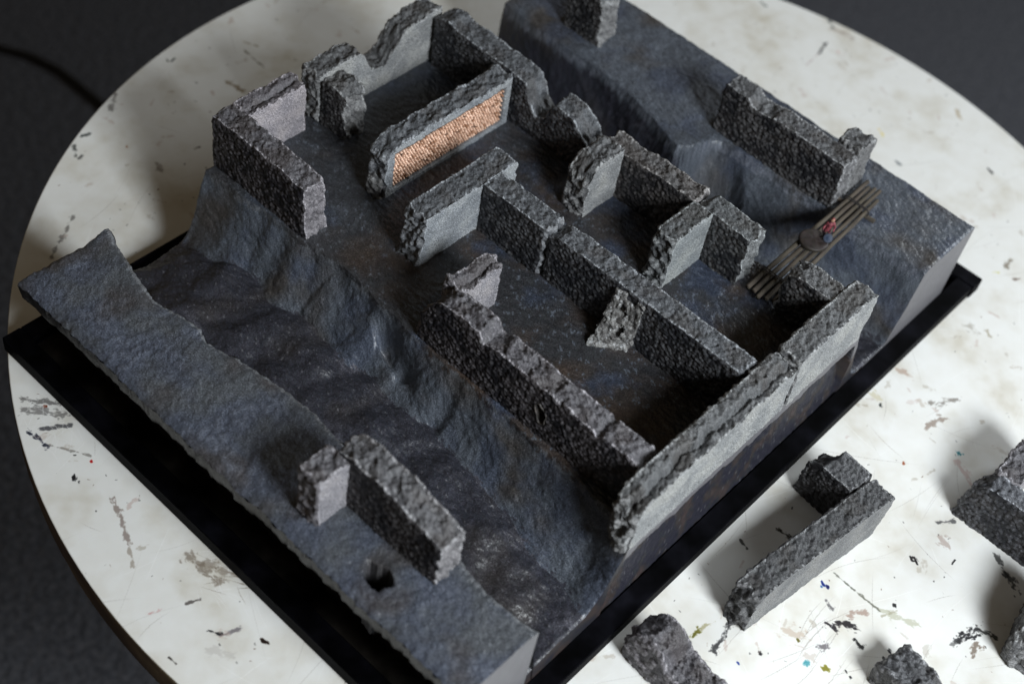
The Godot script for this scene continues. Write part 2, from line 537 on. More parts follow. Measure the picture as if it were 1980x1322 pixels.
	for k in 40:
		var q := tpx(r.randf_range(370, 500), r.randf_range(1070, 1150))
		scratch(im, q, q + Vector2.from_angle(r.randf_range(-1.2, 0.6)) * r.randf_range(15, 60), Color(0.9, 0.9, 0.9) if r.randf() < 0.6 else Color(0.4, 0.35, 0.3), 0.6, r)
	for k in 14:
		var q := tpx(r.randf_range(1560, 1690), r.randf_range(1150, 1290))
		scratch(im, q, q + Vector2.from_angle(r.randf_range(1.2, 2.2)) * r.randf_range(40, 120), Color(0.45, 0.42, 0.4), 0.5, r)
	scratch(im, tpx(1540, 860), tpx(1790, 900), Color(0.45, 0.42, 0.4), 0.45, r)
	scratch(im, tpx(1680, 820), tpx(1752, 890), Color(0.5, 0.45, 0.4), 0.6, r)
	return ImageTexture.create_from_image(im)

# photograph pixel -> texture pixel on the table top
func tpx(u: float, v: float) -> Vector2:
	var w := px(u, v, 0.0) - TABLE
	return Vector2(w.x / (2.0 * TABLE_R) + 0.5, w.z / (2.0 * TABLE_R) + 0.5) * 2048.0

func streak(im: Image, a: Vector2, b: Vector2, width: float, col: Color, cover: float, r: RandomNumberGenerator) -> void:
	var pad := width * 1.2 + 2.0
	var lo := Vector2i((a.min(b) - Vector2(pad, pad)).floor()).clamp(Vector2i.ZERO, Vector2i(2047, 2047))
	var hi := Vector2i((a.max(b) + Vector2(pad, pad)).ceil()).clamp(Vector2i.ZERO, Vector2i(2047, 2047))
	var ab := b - a
	var l2 := maxf(ab.length_squared(), 0.01)
	var along := ab.normalized()
	var off := r.randf() * 500.0
	var f: FastNoiseLite = nz.mid
	for y in range(lo.y, hi.y + 1):
		for x in range(lo.x, hi.x + 1):
			var p := Vector2(x, y)
			var t := clampf((p - a).dot(ab) / l2, 0.0, 1.0)
			var d := p.distance_to(a + ab * t)
			var e := d / (width * 0.5)
			if e > 1.8:
				continue
			# brush-drawn: the noise is stretched along the stroke
			var lx := (p - a).dot(along)
			var ly := (p - a).dot(Vector2(-along.y, along.x))
			var n := f.get_noise_2d((lx * 0.8 + off) * 0.0014, (ly + off) * 0.0018) + 0.55 * f.get_noise_2d((lx * 0.8 + off) * 0.0038, (ly * 1.2 - off) * 0.0046)
			var k := clampf((0.85 - e + n * 1.35) * 1.7, 0.0, 1.0) * minf(1.0, cover + 0.2)
			if k > 0.01:
				im.set_pixel(x, y, im.get_pixel(x, y).lerp(col, k))

func scratch(im: Image, a: Vector2, b: Vector2, col: Color, cover: float, r: RandomNumberGenerator) -> void:
	var n := int(a.distance_to(b)) + 1
	var bend := Vector2(-(b - a).y, (b - a).x) * r.randf_range(-0.06, 0.06)
	for k in n:
		var t := float(k) / n
		var p := a.lerp(b, t) + bend * sin(t * PI)
		var q := Vector2i(p)
		if q.x < 1 or q.y < 1 or q.x > 2046 or q.y > 2046:
			continue
		var w := cover * (0.4 + 0.6 * r.randf()) * sin(clampf(t, 0.03, 0.97) * PI)
		im.set_pixel(q.x, q.y, im.get_pixel(q.x, q.y).lerp(col, w))

func build_table() -> void:
	var t := thing("round_table", "round white table top with worn laminate, paint stains and brown edge", "table", Vector3(TABLE.x, FLOOR_Y, TABLE.z))
	var H := -FLOOR_Y
	var m := StandardMaterial3D.new()
	m.resource_name = "worn_white_laminate"
	m.albedo_texture = table_texture()
	m.roughness = 0.42
	m.metallic_specular = 0.45
	m.heightmap_enabled = false
	# the top sheet: rings with planar texture coordinates
	var st := SurfaceTool.new()
	st.begin(Mesh.PRIMITIVE_TRIANGLES)
	var seg := 192
	var rings := [[0.0, 0.0], [0.25, 0.0], [0.4985, 0.0], [0.4995, -0.0006]]
	for r in rings:
		for i in seg + 1:
			var a := TAU * i / seg
			var p := Vector3(cos(a) * r[0], r[1], sin(a) * r[0])
			st.set_normal(Vector3.UP if r[1] == 0.0 else Vector3(cos(a), 1, sin(a)).normalized())
			st.set_uv(Vector2(p.x + 0.5, p.z + 0.5))
			st.add_vertex(p + Vector3(0, H, 0))
	for k in rings.size() - 1:
		for i in seg:
			var a := k * (seg + 1) + i
			var b := a + 1
			var d := a + seg + 1
			var c := d + 1
			for q in [a, d, c, a, c, b]:
				st.add_index(q)
	# rows run outwards, columns round towards +z: seen from above that is clockwise as a, d, c
	obj("laminate_top", st.commit(), m, t)
	fresh()
	var brown := Color(0.085, 0.055, 0.034)
	var pale := Color(0.2, 0.15, 0.09)
	var prof := [Vector2(0.10, -0.034), Vector2(0.493, -0.034), Vector2(0.499, -0.031), Vector2(0.5, -0.027), Vector2(0.5, -0.012), Vector2(0.5, -0.003), Vector2(0.4997, -0.0012), Vector2(0.4995, -0.0007)]
	var pts := PackedVector3Array()
	var cols := PackedColorArray()
	for k in prof.size():
		for i in 385:
			var a := TAU * i / 384.0
			var nick: float = maxf(0.0, nz.mid.get_noise_2d(a * 0.5, 3.0 + prof[k].y) - 0.25) * 0.0025 if k > 1 else 0.0
			var q := Vector3(cos(a) * (prof[k].x - nick), prof[k].y + H, sin(a) * (prof[k].x - nick))
			pts.append(q)
			var n := clampf(0.5 + nz.mid.get_noise_2d(a * 0.16, prof[k].y * 1.5) + 0.5 * nz.fine.get_noise_2d(a * 0.06, prof[k].y), 0, 1)
			cols.append(brown.lerp(pale, n * n) if k < 6 else pale.lerp(Color(0.3, 0.25, 0.17), n))
	grid(385, prof.size(), pts, cols, true, true)
	var em := painted("worn_wooden_edge", 0.6, 0.02, 0.4, 10.0)
	obj("edge_band", commit(), em, t)
	fresh()
	lathe([Vector2(0.05, H - 0.034), Vector2(0.042, H - 0.1), Vector2(0.04, 0.12), Vector2(0.05, 0.05)], 32, [brown, brown, brown, brown])
	obj("pedestal", commit(), em, t)
	fresh()
	lathe([Vector2(0.0001, 0.05), Vector2(0.06, 0.05), Vector2(0.25, 0.022), Vector2(0.26, 0.012), Vector2(0.26, 0.0), Vector2(0.0001, 0.0)], 48, [brown, brown, brown, brown, brown, brown])
	obj("foot_plate", commit(), em, t)

func build_tray() -> void:
	var t := thing("display_tray", "shallow black wooden tray holding the painted ruin terrain", "tray", Vector3(0, 0, 0))
	var hx := 0.2477
	var hz := 0.3401
	var w := 0.0165
	var h := 0.0149
	var blk := Color(0.011, 0.011, 0.012)
	fresh()
	chamfer_box(Vector3(-hx + w * 0.6, 0.0015, -hz + w * 0.6), Vector3(hx - w * 0.6, 0.006, hz - w * 0.6), 0.0008, Color(0.034, 0.028, 0.024))
	obj("tray_base", commit(), M.tray, t)
	for s in [-1, 1]:
		fresh()
		var z0: float = -hz if s < 0 else hz - w
		chamfer_box(Vector3(-hx, 0, z0), Vector3(hx + 0.0015, h, z0 + w), 0.0009, blk)
		obj("rim_board", commit(), M.tray, t)
		fresh()
		var x0: float = -hx if s < 0 else hx - w
		chamfer_box(Vector3(x0, 0.0002, -hz + w + 0.0002), Vector3(x0 + w, h - 0.0003, hz - w - 0.0002), 0.0009, blk)
		obj("rim_board", commit(), M.tray, t)

# ------------------------------------------------------------------ terrain
func lerp_list(l: Array, x: float) -> float:
	if x <= l[0][0]:
		return l[0][1]
	for k in range(1, l.size()):
		if x <= l[k][0]:
			var t: float = (x - l[k - 1][0]) / (l[k][0] - l[k - 1][0])
			return lerpf(l[k - 1][1], l[k][1], t)
	return l[-1][1]

const RIM_SW := [[-0.232, 0.153], [-0.20, 0.151], [-0.174, 0.149], [-0.125, 0.147], [-0.105, 0.143], [-0.08, 0.141], [-0.064, 0.142], [-0.040, 0.146], [-0.016, 0.148], [0.0, 0.149], [0.031, 0.151], [0.055, 0.150], [0.108, 0.152], [0.16, 0.154], [0.202, 0.158], [0.236, 0.170]]
const RIM_BANK := [[-0.24, -0.199], [-0.225, -0.198], [-0.155, -0.195], [-0.109, -0.194], [-0.072, -0.191], [-0.037, -0.184], [-0.012, -0.174], [0.002, -0.172], [0.010, -0.182], [0.017, -0.203], [0.024, -0.2105], [0.05, -0.211], [0.104, -0.2115], [0.16, -0.212], [0.236, -0.213]]
const BANK_IN := [[-0.224, 0.252], [-0.213, 0.254], [-0.193, 0.259], [-0.171, 0.265], [-0.142, 0.270], [-0.120, 0.264], [-0.102, 0.262], [-0.088, 0.267], [-0.062, 0.260], [-0.026, 0.254], [0.006, 0.252], [0.03, 0.254], [0.09, 0.258], [0.162, 0.262], [0.189, 0.267], [0.216, 0.266], [0.236, 0.262]]

# how far down a bank's flank is, 0 at the rim and 1 at the foot
func flank(d: float, w: float, steep: float) -> float:
	if d <= 0.0:
		return 0.0
	var t := d / w
	if t >= 1.0:
		return 1.0
	return 1.0 - pow(1.0 - t, steep)

func ground_height(x: float, z: float) -> Vector3:
	# (height, zone 0 ditch / 1 plateau / 2 bank, how far down the flank)
	var lo: float = nz.mid.get_noise_2d(x, z)
	var big: float = nz.big.get_noise_2d(x, z)
	var f := DITCH + 0.0010 * lo + 0.005 * big + 0.0035 * nz.fold.get_noise_2d(x * 1.4, z * 1.4 + 2.0) - 0.016 * smoothstep(-0.165, -0.228, x) - 0.010 * smoothstep(0.12, 0.235, x) - 0.020 * smoothstep(-0.10, -0.13, z)
	var broad: float = nz.fold.get_noise_2d(x + 1.0, 0.3)
	# plateau
	var dsw: float = z - lerp_list(RIM_SW, x) + 0.0015 * nz.fold.get_noise_2d(x * 3.0, 5.0)
	var dne: float = -0.118 - z + 0.003 * lo + 0.006 * big
	var d := maxf(dsw, dne)
	# rounded buttresses and the creases between them
	var crease := exp(-pow((x - 0.052 + (z - 0.16) * 0.35) / 0.008, 2.0))
	var wid := 0.031 + 0.008 * broad + 0.008 * smoothstep(0.10, 0.20, x)
	d += clampf(dsw * 40.0, 0.0, 1.0) * 0.006 * crease
	# a spur that leaves the rim and runs down into the ditch, with a gully behind it
	var sa := Vector2(-0.084, 0.139)
	var sb := Vector2(0.006, 0.166)
	var sd := (sb - sa).normalized()
	var rel := Vector2(x, z) - sa
	var st := rel.dot(sd) / sa.distance_to(sb)
	var side := rel.dot(Vector2(-sd.y, sd.x)) + 0.0012 * lo
	if dsw > 0.0:
		d += 0.012 * clampf(dsw * 120.0, 0.0, 1.0) * exp(-pow((side + 0.008) / 0.006, 2.0)) * smoothstep(0.25, 0.5, st) * (1.0 - smoothstep(0.95, 1.2, st))
	var dn := flank(d, maxf(wid, 0.021), 1.65)
	var yp := lerpf(P, f - 0.001, dn)
	if st > -0.3 and st < 1.3 and dsw > -0.004:
		var sc := clampf(st, 0.0, 1.0)
		var away := Vector2(x, z).distance_to(sa.lerp(sb, sc))
		var ys := lerpf(0.0945, 0.048, sc) - away * (1.35 if side > 0.0 else 2.4) - 0.001
		if ys > yp:
			yp = ys
			dn = clampf((P - ys) / (P - f), 0.11, 0.97)
	# right-hand bank, with a rounded shoulder
	var db: float = lerp_list(RIM_BANK, x)
	var e: float = z - db + 0.002 * nz.fold.get_noise_2d(x, 9.0)
	var bw := lerpf(0.014, 0.046, smoothstep(0.004, 0.022, x)) - 0.026 * smoothstep(0.13, 0.215, x)
	var be := flank(e, bw, 2.0)
	var yb := lerpf(BANK + 0.0015 * big - 0.002 * exp(minf(e, 0.0) / 0.006), f - 0.001, be)
	var y := maxf(f, maxf(yp, yb))
	# the small cave in the flank of the bank
	var q := Vector2((x - 0.044) / 0.021, (z + 0.195) / 0.0135)
	var ca := 1.0 - smoothstep(0.55, 1.0, q.length() + 0.15 * lo)
	if ca > 0.0 and e > -0.002:
		y = lerpf(y, minf(y, 0.024), ca)
	var zone := 0.0
	var down := 1.0
	if yp >= yb and yp > f:
		zone = 1.0
		down = dn
	elif yb > f:
		zone = 2.0
		down = be
	# surface relief: wrinkled skin on the flat, grit in the ditch
	var w1: float = nz.fine.get_noise_2d(x * 0.62, z * 1.5)
	y += w1 * 0.0008 + 0.0004 * nz.grain.get_noise_2d(x, z) + 0.0006 * lo
	return Vector3(y, zone, down)

func ground_color(p: Vector3, g: Vector3) -> Color:
	var x := p.x
	var z := p.z
	var hue: float = nz.hue.get_noise_3dv(p)
	var pat: float = nz.patch.get_noise_3dv(p)
	var fine: float = nz.fine.get_noise_3d(x + 7.0, p.y, z)
	var gr: float = nz.grain.get_noise_3d(x, p.y, z + 4.0)
	var c: Color
	var brk := g.z + 0.10 * fine + 0.06 * gr
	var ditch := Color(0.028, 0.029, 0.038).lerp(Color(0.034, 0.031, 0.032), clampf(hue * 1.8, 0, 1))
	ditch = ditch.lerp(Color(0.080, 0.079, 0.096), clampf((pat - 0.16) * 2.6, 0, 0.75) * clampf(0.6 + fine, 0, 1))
	var bank_paint := Color(0.072, 0.082, 0.100).lerp(Color(0.056, 0.052, 0.051), clampf(-0.05 + hue * 2.2, 0, 1))
	bank_paint = bank_paint.lerp(Color(0.052, 0.062, 0.088), clampf(pat * 2.4, 0, 0.8))
	if g.y == 1.0:
		# the rooms' floor: dark, with rusty and blue patches; its paint ends at the rim in a broken line
		var floor_paint := Color(0.031, 0.032, 0.036).lerp(Color(0.046, 0.034, 0.028), clampf(0.05 + hue * 2.1 + x * 2.5, 0, 1))
		floor_paint = floor_paint.lerp(Color(0.034, 0.043, 0.066), clampf(pat * 2.6 - 0.25, 0, 0.9))
		floor_paint = floor_paint.lerp(bank_paint * 0.8, clampf((-0.06 - x) * 12.0, 0, 1) * clampf(0.65 + pat, 0, 1))
		c = floor_paint if brk < 0.05 else bank_paint
		if brk > 0.985:
			c = ditch
		if g.z > 0.0 and g.z < 0.10 and gr + fine > 0.0:
			c = c.lerp(Color(0.11, 0.115, 0.125), 0.5)
	elif g.y == 2.0:
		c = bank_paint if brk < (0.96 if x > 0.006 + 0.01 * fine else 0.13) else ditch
		if g.z > 0.0 and g.z < 0.12 and gr + fine > -0.1:
			c = c.lerp(Color(0.14, 0.15, 0.18), 0.5)
	else:
		c = ditch
		if gr > 0.6:  # pale specks painted in as glints of the varnish
			c = c.lerp(Color(0.12, 0.12, 0.13), 0.6)
	var k := 1.95 * (1.0 + 0.30 * fine + 0.26 * gr)
	return Color(c.r * k, c.g * k, c.b * k)

func build_terrain() -> void:
	var t := thing("ruin_terrain_board", "dark painted terrain board with raised plateau, two ditches and side banks", "terrain board", Vector3(0, 0.006, 0))
	var O := Vector3(0, -0.006, 0)
	var x0 := -0.228
	var x1 := 0.2315
	var z0 := -0.294
	var z1 := 0.262
	var st := 0.00145
	var nu := int((x1 - x0) / st) + 1
	var zs := PackedFloat32Array()
	var zc := z0
	while zc < z1:
		zs.append(zc)
		zc += 0.00052 if (zc > 0.137 and zc < 0.196) or (zc > -0.216 and zc < -0.155) else 0.00125
	zs.append(z1)
	var nv := zs.size()
	var pts := PackedVector3Array()
	var cols := PackedColorArray()
	for j in nv:
		var z := zs[j]
		for i in nu:
			var x := lerpf(x0, x1, float(i) / (nu - 1))
			var g := ground_height(x, z)
			var p := Vector3(x, g.x, z)
			if g.z > 0.0 and g.z < 1.0:
				# on the flanks the lumps push outwards
				var m := smoothstep(0.0, 0.12, g.z) * (1.0 - smoothstep(0.85, 1.0, g.z))
				var o: float = 0.0016 * nz.fold.get_noise_3dv(p * 2.0) + 0.0009 * nz.fine.get_noise_3dv(p)
				p.z += o * m * (-1.0 if g.y == 1.0 and z < 0.0 else 1.0)
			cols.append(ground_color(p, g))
			p += O
			if i == 0 or j == 0 or i == nu - 1:
				p.y -= 0.0012
			pts.append(p)
	fresh()
	grid(nu, nv, pts, cols, true)
	obj("ground", commit(), M.terrain, t)
	# cut sides of the board: the near end shows a smooth grey lip over darker, undercut ground
	fresh()
	var sp := PackedVector3Array()
	var sc := PackedColorArray()
	var rows := 44
	for k in rows:
		for j in nv:
			var top := pts[j * nu + nu - 1]
			var z := top.z
			var y := top.y - O.y
			var q := float(k) / (rows - 1)
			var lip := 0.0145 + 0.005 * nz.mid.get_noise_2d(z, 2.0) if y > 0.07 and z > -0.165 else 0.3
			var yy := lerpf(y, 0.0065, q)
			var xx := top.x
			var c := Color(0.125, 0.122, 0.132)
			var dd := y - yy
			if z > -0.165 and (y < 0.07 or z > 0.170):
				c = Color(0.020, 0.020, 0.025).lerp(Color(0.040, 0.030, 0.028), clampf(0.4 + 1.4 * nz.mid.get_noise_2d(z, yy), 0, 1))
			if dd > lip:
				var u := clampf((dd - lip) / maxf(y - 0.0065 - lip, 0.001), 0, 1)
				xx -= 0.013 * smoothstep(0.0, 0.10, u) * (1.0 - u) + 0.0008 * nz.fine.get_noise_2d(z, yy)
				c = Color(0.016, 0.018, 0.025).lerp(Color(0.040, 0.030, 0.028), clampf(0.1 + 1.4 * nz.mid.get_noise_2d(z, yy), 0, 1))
				if nz.grain.get_noise_2d(z * 1.4, yy * 1.4) > 0.62:  # scattered pale dots: glitter on the undercut, put into the colour
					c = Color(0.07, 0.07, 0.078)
			else:
				c = c * (1.0 + 0.12 * nz.fine.get_noise_2d(z * 0.5, yy))
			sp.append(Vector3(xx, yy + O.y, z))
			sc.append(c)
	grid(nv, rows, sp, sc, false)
	# far end and right side
	for which in 2:
		sp = PackedVector3Array()
		sc = PackedColorArray()
		var n := nv if which == 0 else nu
		for k in 8:
			for j in n:
				var top: Vector3 = pts[j * nu] if which == 0 else pts[j]
				var p := top
				p.y = lerpf(top.y, 0.0005, k / 7.0)
				var c := Color(0.10, 0.10, 0.11) * (1.0 + 0.2 * nz.fine.get_noise_3dv(p))
				sp.append(p)
				sc.append(c)
		grid(n, 8, sp, sc, which == 0)
	obj("cut_side", commit(), M.side, t)
	# the left bank: an overhanging strip
	var bx0 := -0.2205
	var bx1 := 0.2325
	var bu := 340
	var bv := 66
	pts = PackedVector3Array()
	cols = PackedColorArray()
	for j in bv:
		for i in bu:
			var s := float(i) / (bu - 1)
			var w := float(j) / (bv - 1)
			var x := lerpf(bx0, bx1, s)
			var zi: float = lerp_list(BANK_IN, x) + 0.0012 * nz.fine.get_noise_2d(x, 9.0)
			var zo: float = 0.333 + 0.0012 * nz.fine.get_noise_2d(x, 5.0) + 0.0015 * nz.mid.get_noise_2d(x, 5.0)
			var z := lerpf(zi, zo, w)
			var xx := x
			if i == 0:
				xx += 0.001 * nz.fine.get_noise_2d(z, 8.0)
			var y := BANK + 0.0022 * nz.big.get_noise_2d(x, z) + 0.0008 * nz.mid.get_noise_2d(x, z)
			y += 0.0007 * nz.fine.get_noise_2d(x, z) + 0.00045 * nz.grain.get_noise_2d(x, z)
			var ei := (z - zi)
			var eo := (zo - z)
			var el := (x - bx0)
			y -= 0.0035 * exp(-ei / 0.0045) + 0.0030 * exp(-eo / 0.003) + 0.002 * exp(-el / 0.003)
			y += 0.006 * exp(-Vector2(x + 0.222, z - 0.252).length_squared() / 0.00012)
			# the hole
			var h := Vector2((x - 0.1345) / 0.0108, (z - 0.3115) / 0.0074)
			var ang := h.angle()
			var rr := h.length() + 0.12 * sin(ang * 3.0 + 1.0) + 0.08 * sin(ang * 5.0)
			y -= 0.06 * (1.0 - smoothstep(0.88, 1.0, rr)) - 0.0014 * exp(-pow((rr - 1.25) / 0.22, 2.0)) * maxf(0.0, sin(ang + 2.6))
			pts.append(Vector3(xx, y, z) + O)
			var hue: float = nz.hue.get_noise_2d(x, z)
			var pat: float = nz.patch.get_noise_2d(x, z)
			var fi: float = nz.fine.get_noise_2d(x, z)
			var gr: float = nz.grain.get_noise_2d(x, z)
			var c := Color(0.067, 0.073, 0.083).lerp(Color(0.056, 0.065, 0.090), clampf(0.2 + pat * 1.5 + w * 0.5, 0, 1))
			c = c.lerp(Color(0.050, 0.046, 0.047), clampf(hue * 2.6 - 0.1, 0, 0.8))
			c = c.lerp(Color(0.098, 0.108, 0.134), clampf((pat - 0.12) * 2.2, 0, 0.55) * clampf(0.6 + fi, 0, 1))
			if ei < 0.0025 + 0.002 * fi and gr > -0.3:
				c = Color(0.12, 0.125, 0.135)
			var k := 1.95 * (1.0 + 0.26 * fi + 0.24 * gr)
			cols.append(Color(c.r * k, c.g * k, c.b * k))
	fresh()
	grid(bu, bv, pts, cols, true)
	# its flanks: outer side undercut, inner side steep, both ends cut
	var flanks := [[0, 1], [bv - 1, 0]]
	for fl in 2:
		sp = PackedVector3Array()
		sc = PackedColorArray()
		for k in 9:
			var q := k / 8.0
			for i in bu:
				var top: Vector3 = pts[(bv - 1) * bu + i] if fl == 0 else pts[i]
				var p := top
				p.y = lerpf(top.y, 0.0005, q)
				if fl == 0:
					p.z -= 0.030 * smoothstep(0.05, 0.8, q) - 0.002 * nz.fine.get_noise_2d(p.x, p.y)
				else:
					p.z -= 0.010 * smoothstep(0.1, 1.0, q) + 0.002 * nz.mid.get_noise_2d(p.x, p.y)
				sp.append(p)
				sc.append(Color(0.034, 0.031, 0.029) * (1.0 + 0.3 * nz.fine.get_noise_3dv(p)))
		grid(bu, 9, sp, sc, fl == 0)
	obj("bank", commit(), M.terrain, t)
	fresh()
	for en in 2:
		sp = PackedVector3Array()
		sc = PackedColorArray()
		for k in 6:
			var q := k / 5.0
			for j in bv:
				var top: Vector3 = pts[j * bu + (bu - 1 if en == 0 else 0)]
				var p := top
				p.y = lerpf(top.y, 0.0005, q)
				var w := float(j) / (bv - 1)
				p.z = lerpf(top.z, lerpf(pts[0].z - 0.01, 0.303, w), smoothstep(0.05, 0.8, q) * w)
				sp.append(p)
				sc.append(Color(0.125, 0.123, 0.132) * (1.0 + 0.16 * nz.fine.get_noise_2d(p.z * 0.4, p.y)))
		grid(bv, 6, sp, sc, en == 1)
	obj("bank_end", commit(), M.side, t)

# ------------------------------------------------------------------ walls
const STEP := 0.00095

func prof_y(pr: Array, a: float) -> float:
	return lerp_list(pr, a)

func wall_point(w: Dictionary, s: float, q: float, t: float) -> Vector3:
	# in (along, height, across)
	var a0: float = w.a[0]
	var a1: float = w.a[1]
	var c0: float = w.c[0]
	var c1: float = w.c[1]
	var y0: float = w.y
	var k: float = w.seed
	var am := lerpf(a0, a1, s)
	var cm := lerpf(c0, c1, t)
	var top: float = prof_y(w.prof, am)
	top += w.crumble * (1.1 * nz.crag.get_noise_2d((am + k) * 0.7, cm * 1.1) + 0.35 * nz.chunk.get_noise_2d(am + k, cm + k))
	if w.split > 0.0:
		var edge := 0.56 + 0.16 * nz.mid.get_noise_1d(am + k)
		top -= w.split * smoothstep(edge - 0.05, edge + 0.05, t) * (0.75 + 0.8 * nz.mid.get_noise_1d(am * 1.7 + k + 5.0))
		top -= 0.5 * w.split * exp(-pow((t - edge) / 0.10, 2.0))
	var ym := y0 + (top - y0) * q
	var el: float = w.jl * (0.55 + 0.9 * nz.crag.get_noise_2d(ym * 0.8 + k, cm + 2.0)) + w.sl * q
	var er: float = w.jr * (0.55 + 0.9 * nz.crag.get_noise_2d(ym * 0.8 - k, cm + 6.0)) + w.sr * q
	var al := a0 + el + (a1 - a0 - el - er) * s
	# hand-cut: faces are never quite flat
	var p := Vector3(al, ym, cm)
	p.z += 0.0007 * nz.mid.get_noise_2d(al + k, ym) + 0.0003 * nz.fine.get_noise_2d(al + k, ym + cm)
	p.x += 0.0004 * nz.fine.get_noise_2d(cm + k, ym)
	p.y += 0.0003 * nz.fine.get_noise_2d(al + k, cm) * q
	return p

func wall_mesh(w: Dictionary, origin: Vector3) -> ArrayMesh:
	fresh()
	var zax: bool = w.ax == "z"
	var L: float = w.a[1] - w.a[0]
	var T: float = w.c[1] - w.c[0]
	var Hm := 0.0
	for q in w.prof:
		Hm = maxf(Hm, q[1] - w.y)
	var faces := [["top", w.top], ["front", w.f], ["back", w.b], ["left", w.el], ["right", w.er]]
	var tint: Color = w.tint
	for fc in faces:
		var face: String = fc[0]
		var type: String = fc[1]
		var st := STEP * (0.82 if type == "peb" else 1.0)
		var lu := L
		var lv := Hm
		match face:
			"top": lv = T
			"left", "right": lu = T
		var nu := maxi(int(lu / st), 3) + 1
		var nv := maxi(int(lv / st), 3) + 1
		var pts := PackedVector3Array()
		var cols := PackedColorArray()
		var off: float = w.seed * 3.1 + faces.find(fc) * 0.37
		for j in nv:
			var v := float(j) / (nv - 1)
			for i in nu:
				var u := float(i) / (nu - 1)
				var p: Vector3
				var dir: Vector3
				var uv: Vector2
				match face:
					"top":
						p = wall_point(w, u, 1.0, v)
						dir = Vector3(0, 1, 0)
						uv = Vector2(p.x, p.z)
					"front":
						p = wall_point(w, u, v, 1.0)
						dir = Vector3(0, 0, 1)
						uv = Vector2(p.x, p.y)
					"back":
						p = wall_point(w, u, v, 0.0)
						dir = Vector3(0, 0, -1)
						uv = Vector2(p.x, p.y)
					"left":
						p = wall_point(w, 0.0, v, u)
						dir = Vector3(-1, 0, 0)
						uv = Vector2(p.z, p.y)
					"right":
						p = wall_point(w, 1.0, v, u)
						dir = Vector3(1, 0, 0)
						uv = Vector2(p.z, p.y)
				uv += Vector2(off, off * 0.7)
				var eu := minf(u, 1.0 - u) * lu
				var ev := minf(v, 1.0 - v) * lv
				if face != "top" and v < 0.5:
					ev = 0.01
				var e := minf(eu, ev)
				var fade := clampf(e / 0.0011, 0.0, 1.0)
				var fi: float = nz.fine.get_noise_2d(uv.x, uv.y)
				var gr: float = nz.grain.get_noise_2d(uv.x, uv.y)
				var pa: float = nz.patch.get_noise_2d(uv.x * 1.6, uv.y * 1.6)
				var d := 0.0
				var c: Color
				match type:
					"peb":
						var dd: float = nz.peb.get_noise_2d(uv.x, uv.y) + 1.0
						var val: float = nz.pebv.get_noise_2d(uv.x, uv.y)
						var b := sqrt(maxf(0.0, 1.0 - pow(dd / 0.72, 2.0)))
						d = b * (0.00125 + 0.0004 * val) + 0.0005 * fi
						c = Color(0.010, 0.010, 0.012).lerp(Color(0.018, 0.015, 0.014), clampf(0.5 + pa * 2.0, 0, 1))
						c = c.lerp(Color(0.074, 0.073, 0.075), smoothstep(0.4, 0.92, b) * clampf(0.42 + val * 0.6 + pa * 0.9, 0.0, 1.0))
					"rough":
						var dd: float = nz.rub.get_noise_2d(uv.x, uv.y) + 1.0
						var val: float = nz.rubv.get_noise_2d(uv.x, uv.y)
						var b := sqrt(maxf(0.0, 1.0 - pow(dd / 0.8, 2.0)))
						d = b * (0.0016 + 0.0009 * val) + 0.0012 * nz.crag.get_noise_2d(uv.x, uv.y)
						c = Color(0.075, 0.075, 0.078).lerp(Color(0.175, 0.174, 0.176), clampf(0.4 + 0.8 * val + 0.5 * gr, 0, 1))
					"crust":
						d = 0.0012 * nz.crag.get_noise_2d(uv.x * 1.5, uv.y * 1.5) + 0.0006 * fi
						c = Color(0.175, 0.174, 0.176).lerp(Color(0.075, 0.075, 0.078), clampf(0.3 + fi + 0.6 * gr, 0, 1))
					"smooth":
						d = 0.00035 * fi + 0.00018 * gr
						c = Color(0.285, 0.288, 0.288).lerp(Color(0.195, 0.20, 0.205), clampf(0.45 + pa * 1.6 + fi * 0.5, 0, 1))
						c = c.lerp(Color(0.28, 0.278, 0.265), clampf(-pa * 1.2, 0, 0.5))
						if gr + 0.5 * fi < -0.55:
							c = c * 0.62
					_:
						var val: float = nz.rubv.get_noise_2d(uv.x * 1.25, uv.y * 1.25)
						var dd: float = nz.rub.get_noise_2d(uv.x * 1.25, uv.y * 1.25) + 1.0
						d = 0.00075 * fi + 0.00045 * gr
						if val > 0.3:
							d += 0.0010 * maxf(0.0, 0.75 - dd)
						elif val < -0.62:
							d -= 0.0022 * maxf(0.0, 0.62 - dd)
						c = Color(0.056, 0.057, 0.060).lerp(Color(0.104, 0.106, 0.110), clampf(0.45 + fi * 0.8 + gr * 0.5, 0, 1))
						c = c.lerp(Color(0.054, 0.050, 0.048), clampf(pa * 2.2, 0, 0.7))
				# dry-brushed paint caught on the arrises, broken by the grain
				if e < 0.0011 and (type == "smooth" or type == "top" or type == "crust") and not (face != "top" and v < 0.5 and ev < eu) and gr + 0.6 * fi > 0.02:
					c = c.lerp(Color(0.34, 0.345, 0.35), 0.75)
				if w.panel:
					# the sunk field behind the copper pieces
					var inp: bool = face == "front" and p.x > -0.071 and p.x < 0.0575 and p.y > 0.0995 and p.y < 0.1365
					if inp:
						d -= 0.0036
						c = Color(0.028, 0.013, 0.009)
				if w.hole.size() and face == "front":
					var hq := Vector2((p.x - w.hole[0] + 0.25 * (p.y - w.hole[1])) / 0.0042, (p.y - w.hole[1]) / 0.0086)
					if hq.length() < 1.0 + 0.15 * fi:
						d -= 0.013
				var tn := Color(c.r * tint.r, c.g * tint.g, c.b * tint.b)
				var k := 1.95 * (1.0 + 0.16 * gr)
				cols.append(Color(tn.r * k, tn.g * k, tn.b * k))
				p += dir * d * fade
				var wp := Vector3(p.z, p.y, p.x) if zax else p
				pts.append(wp - origin)
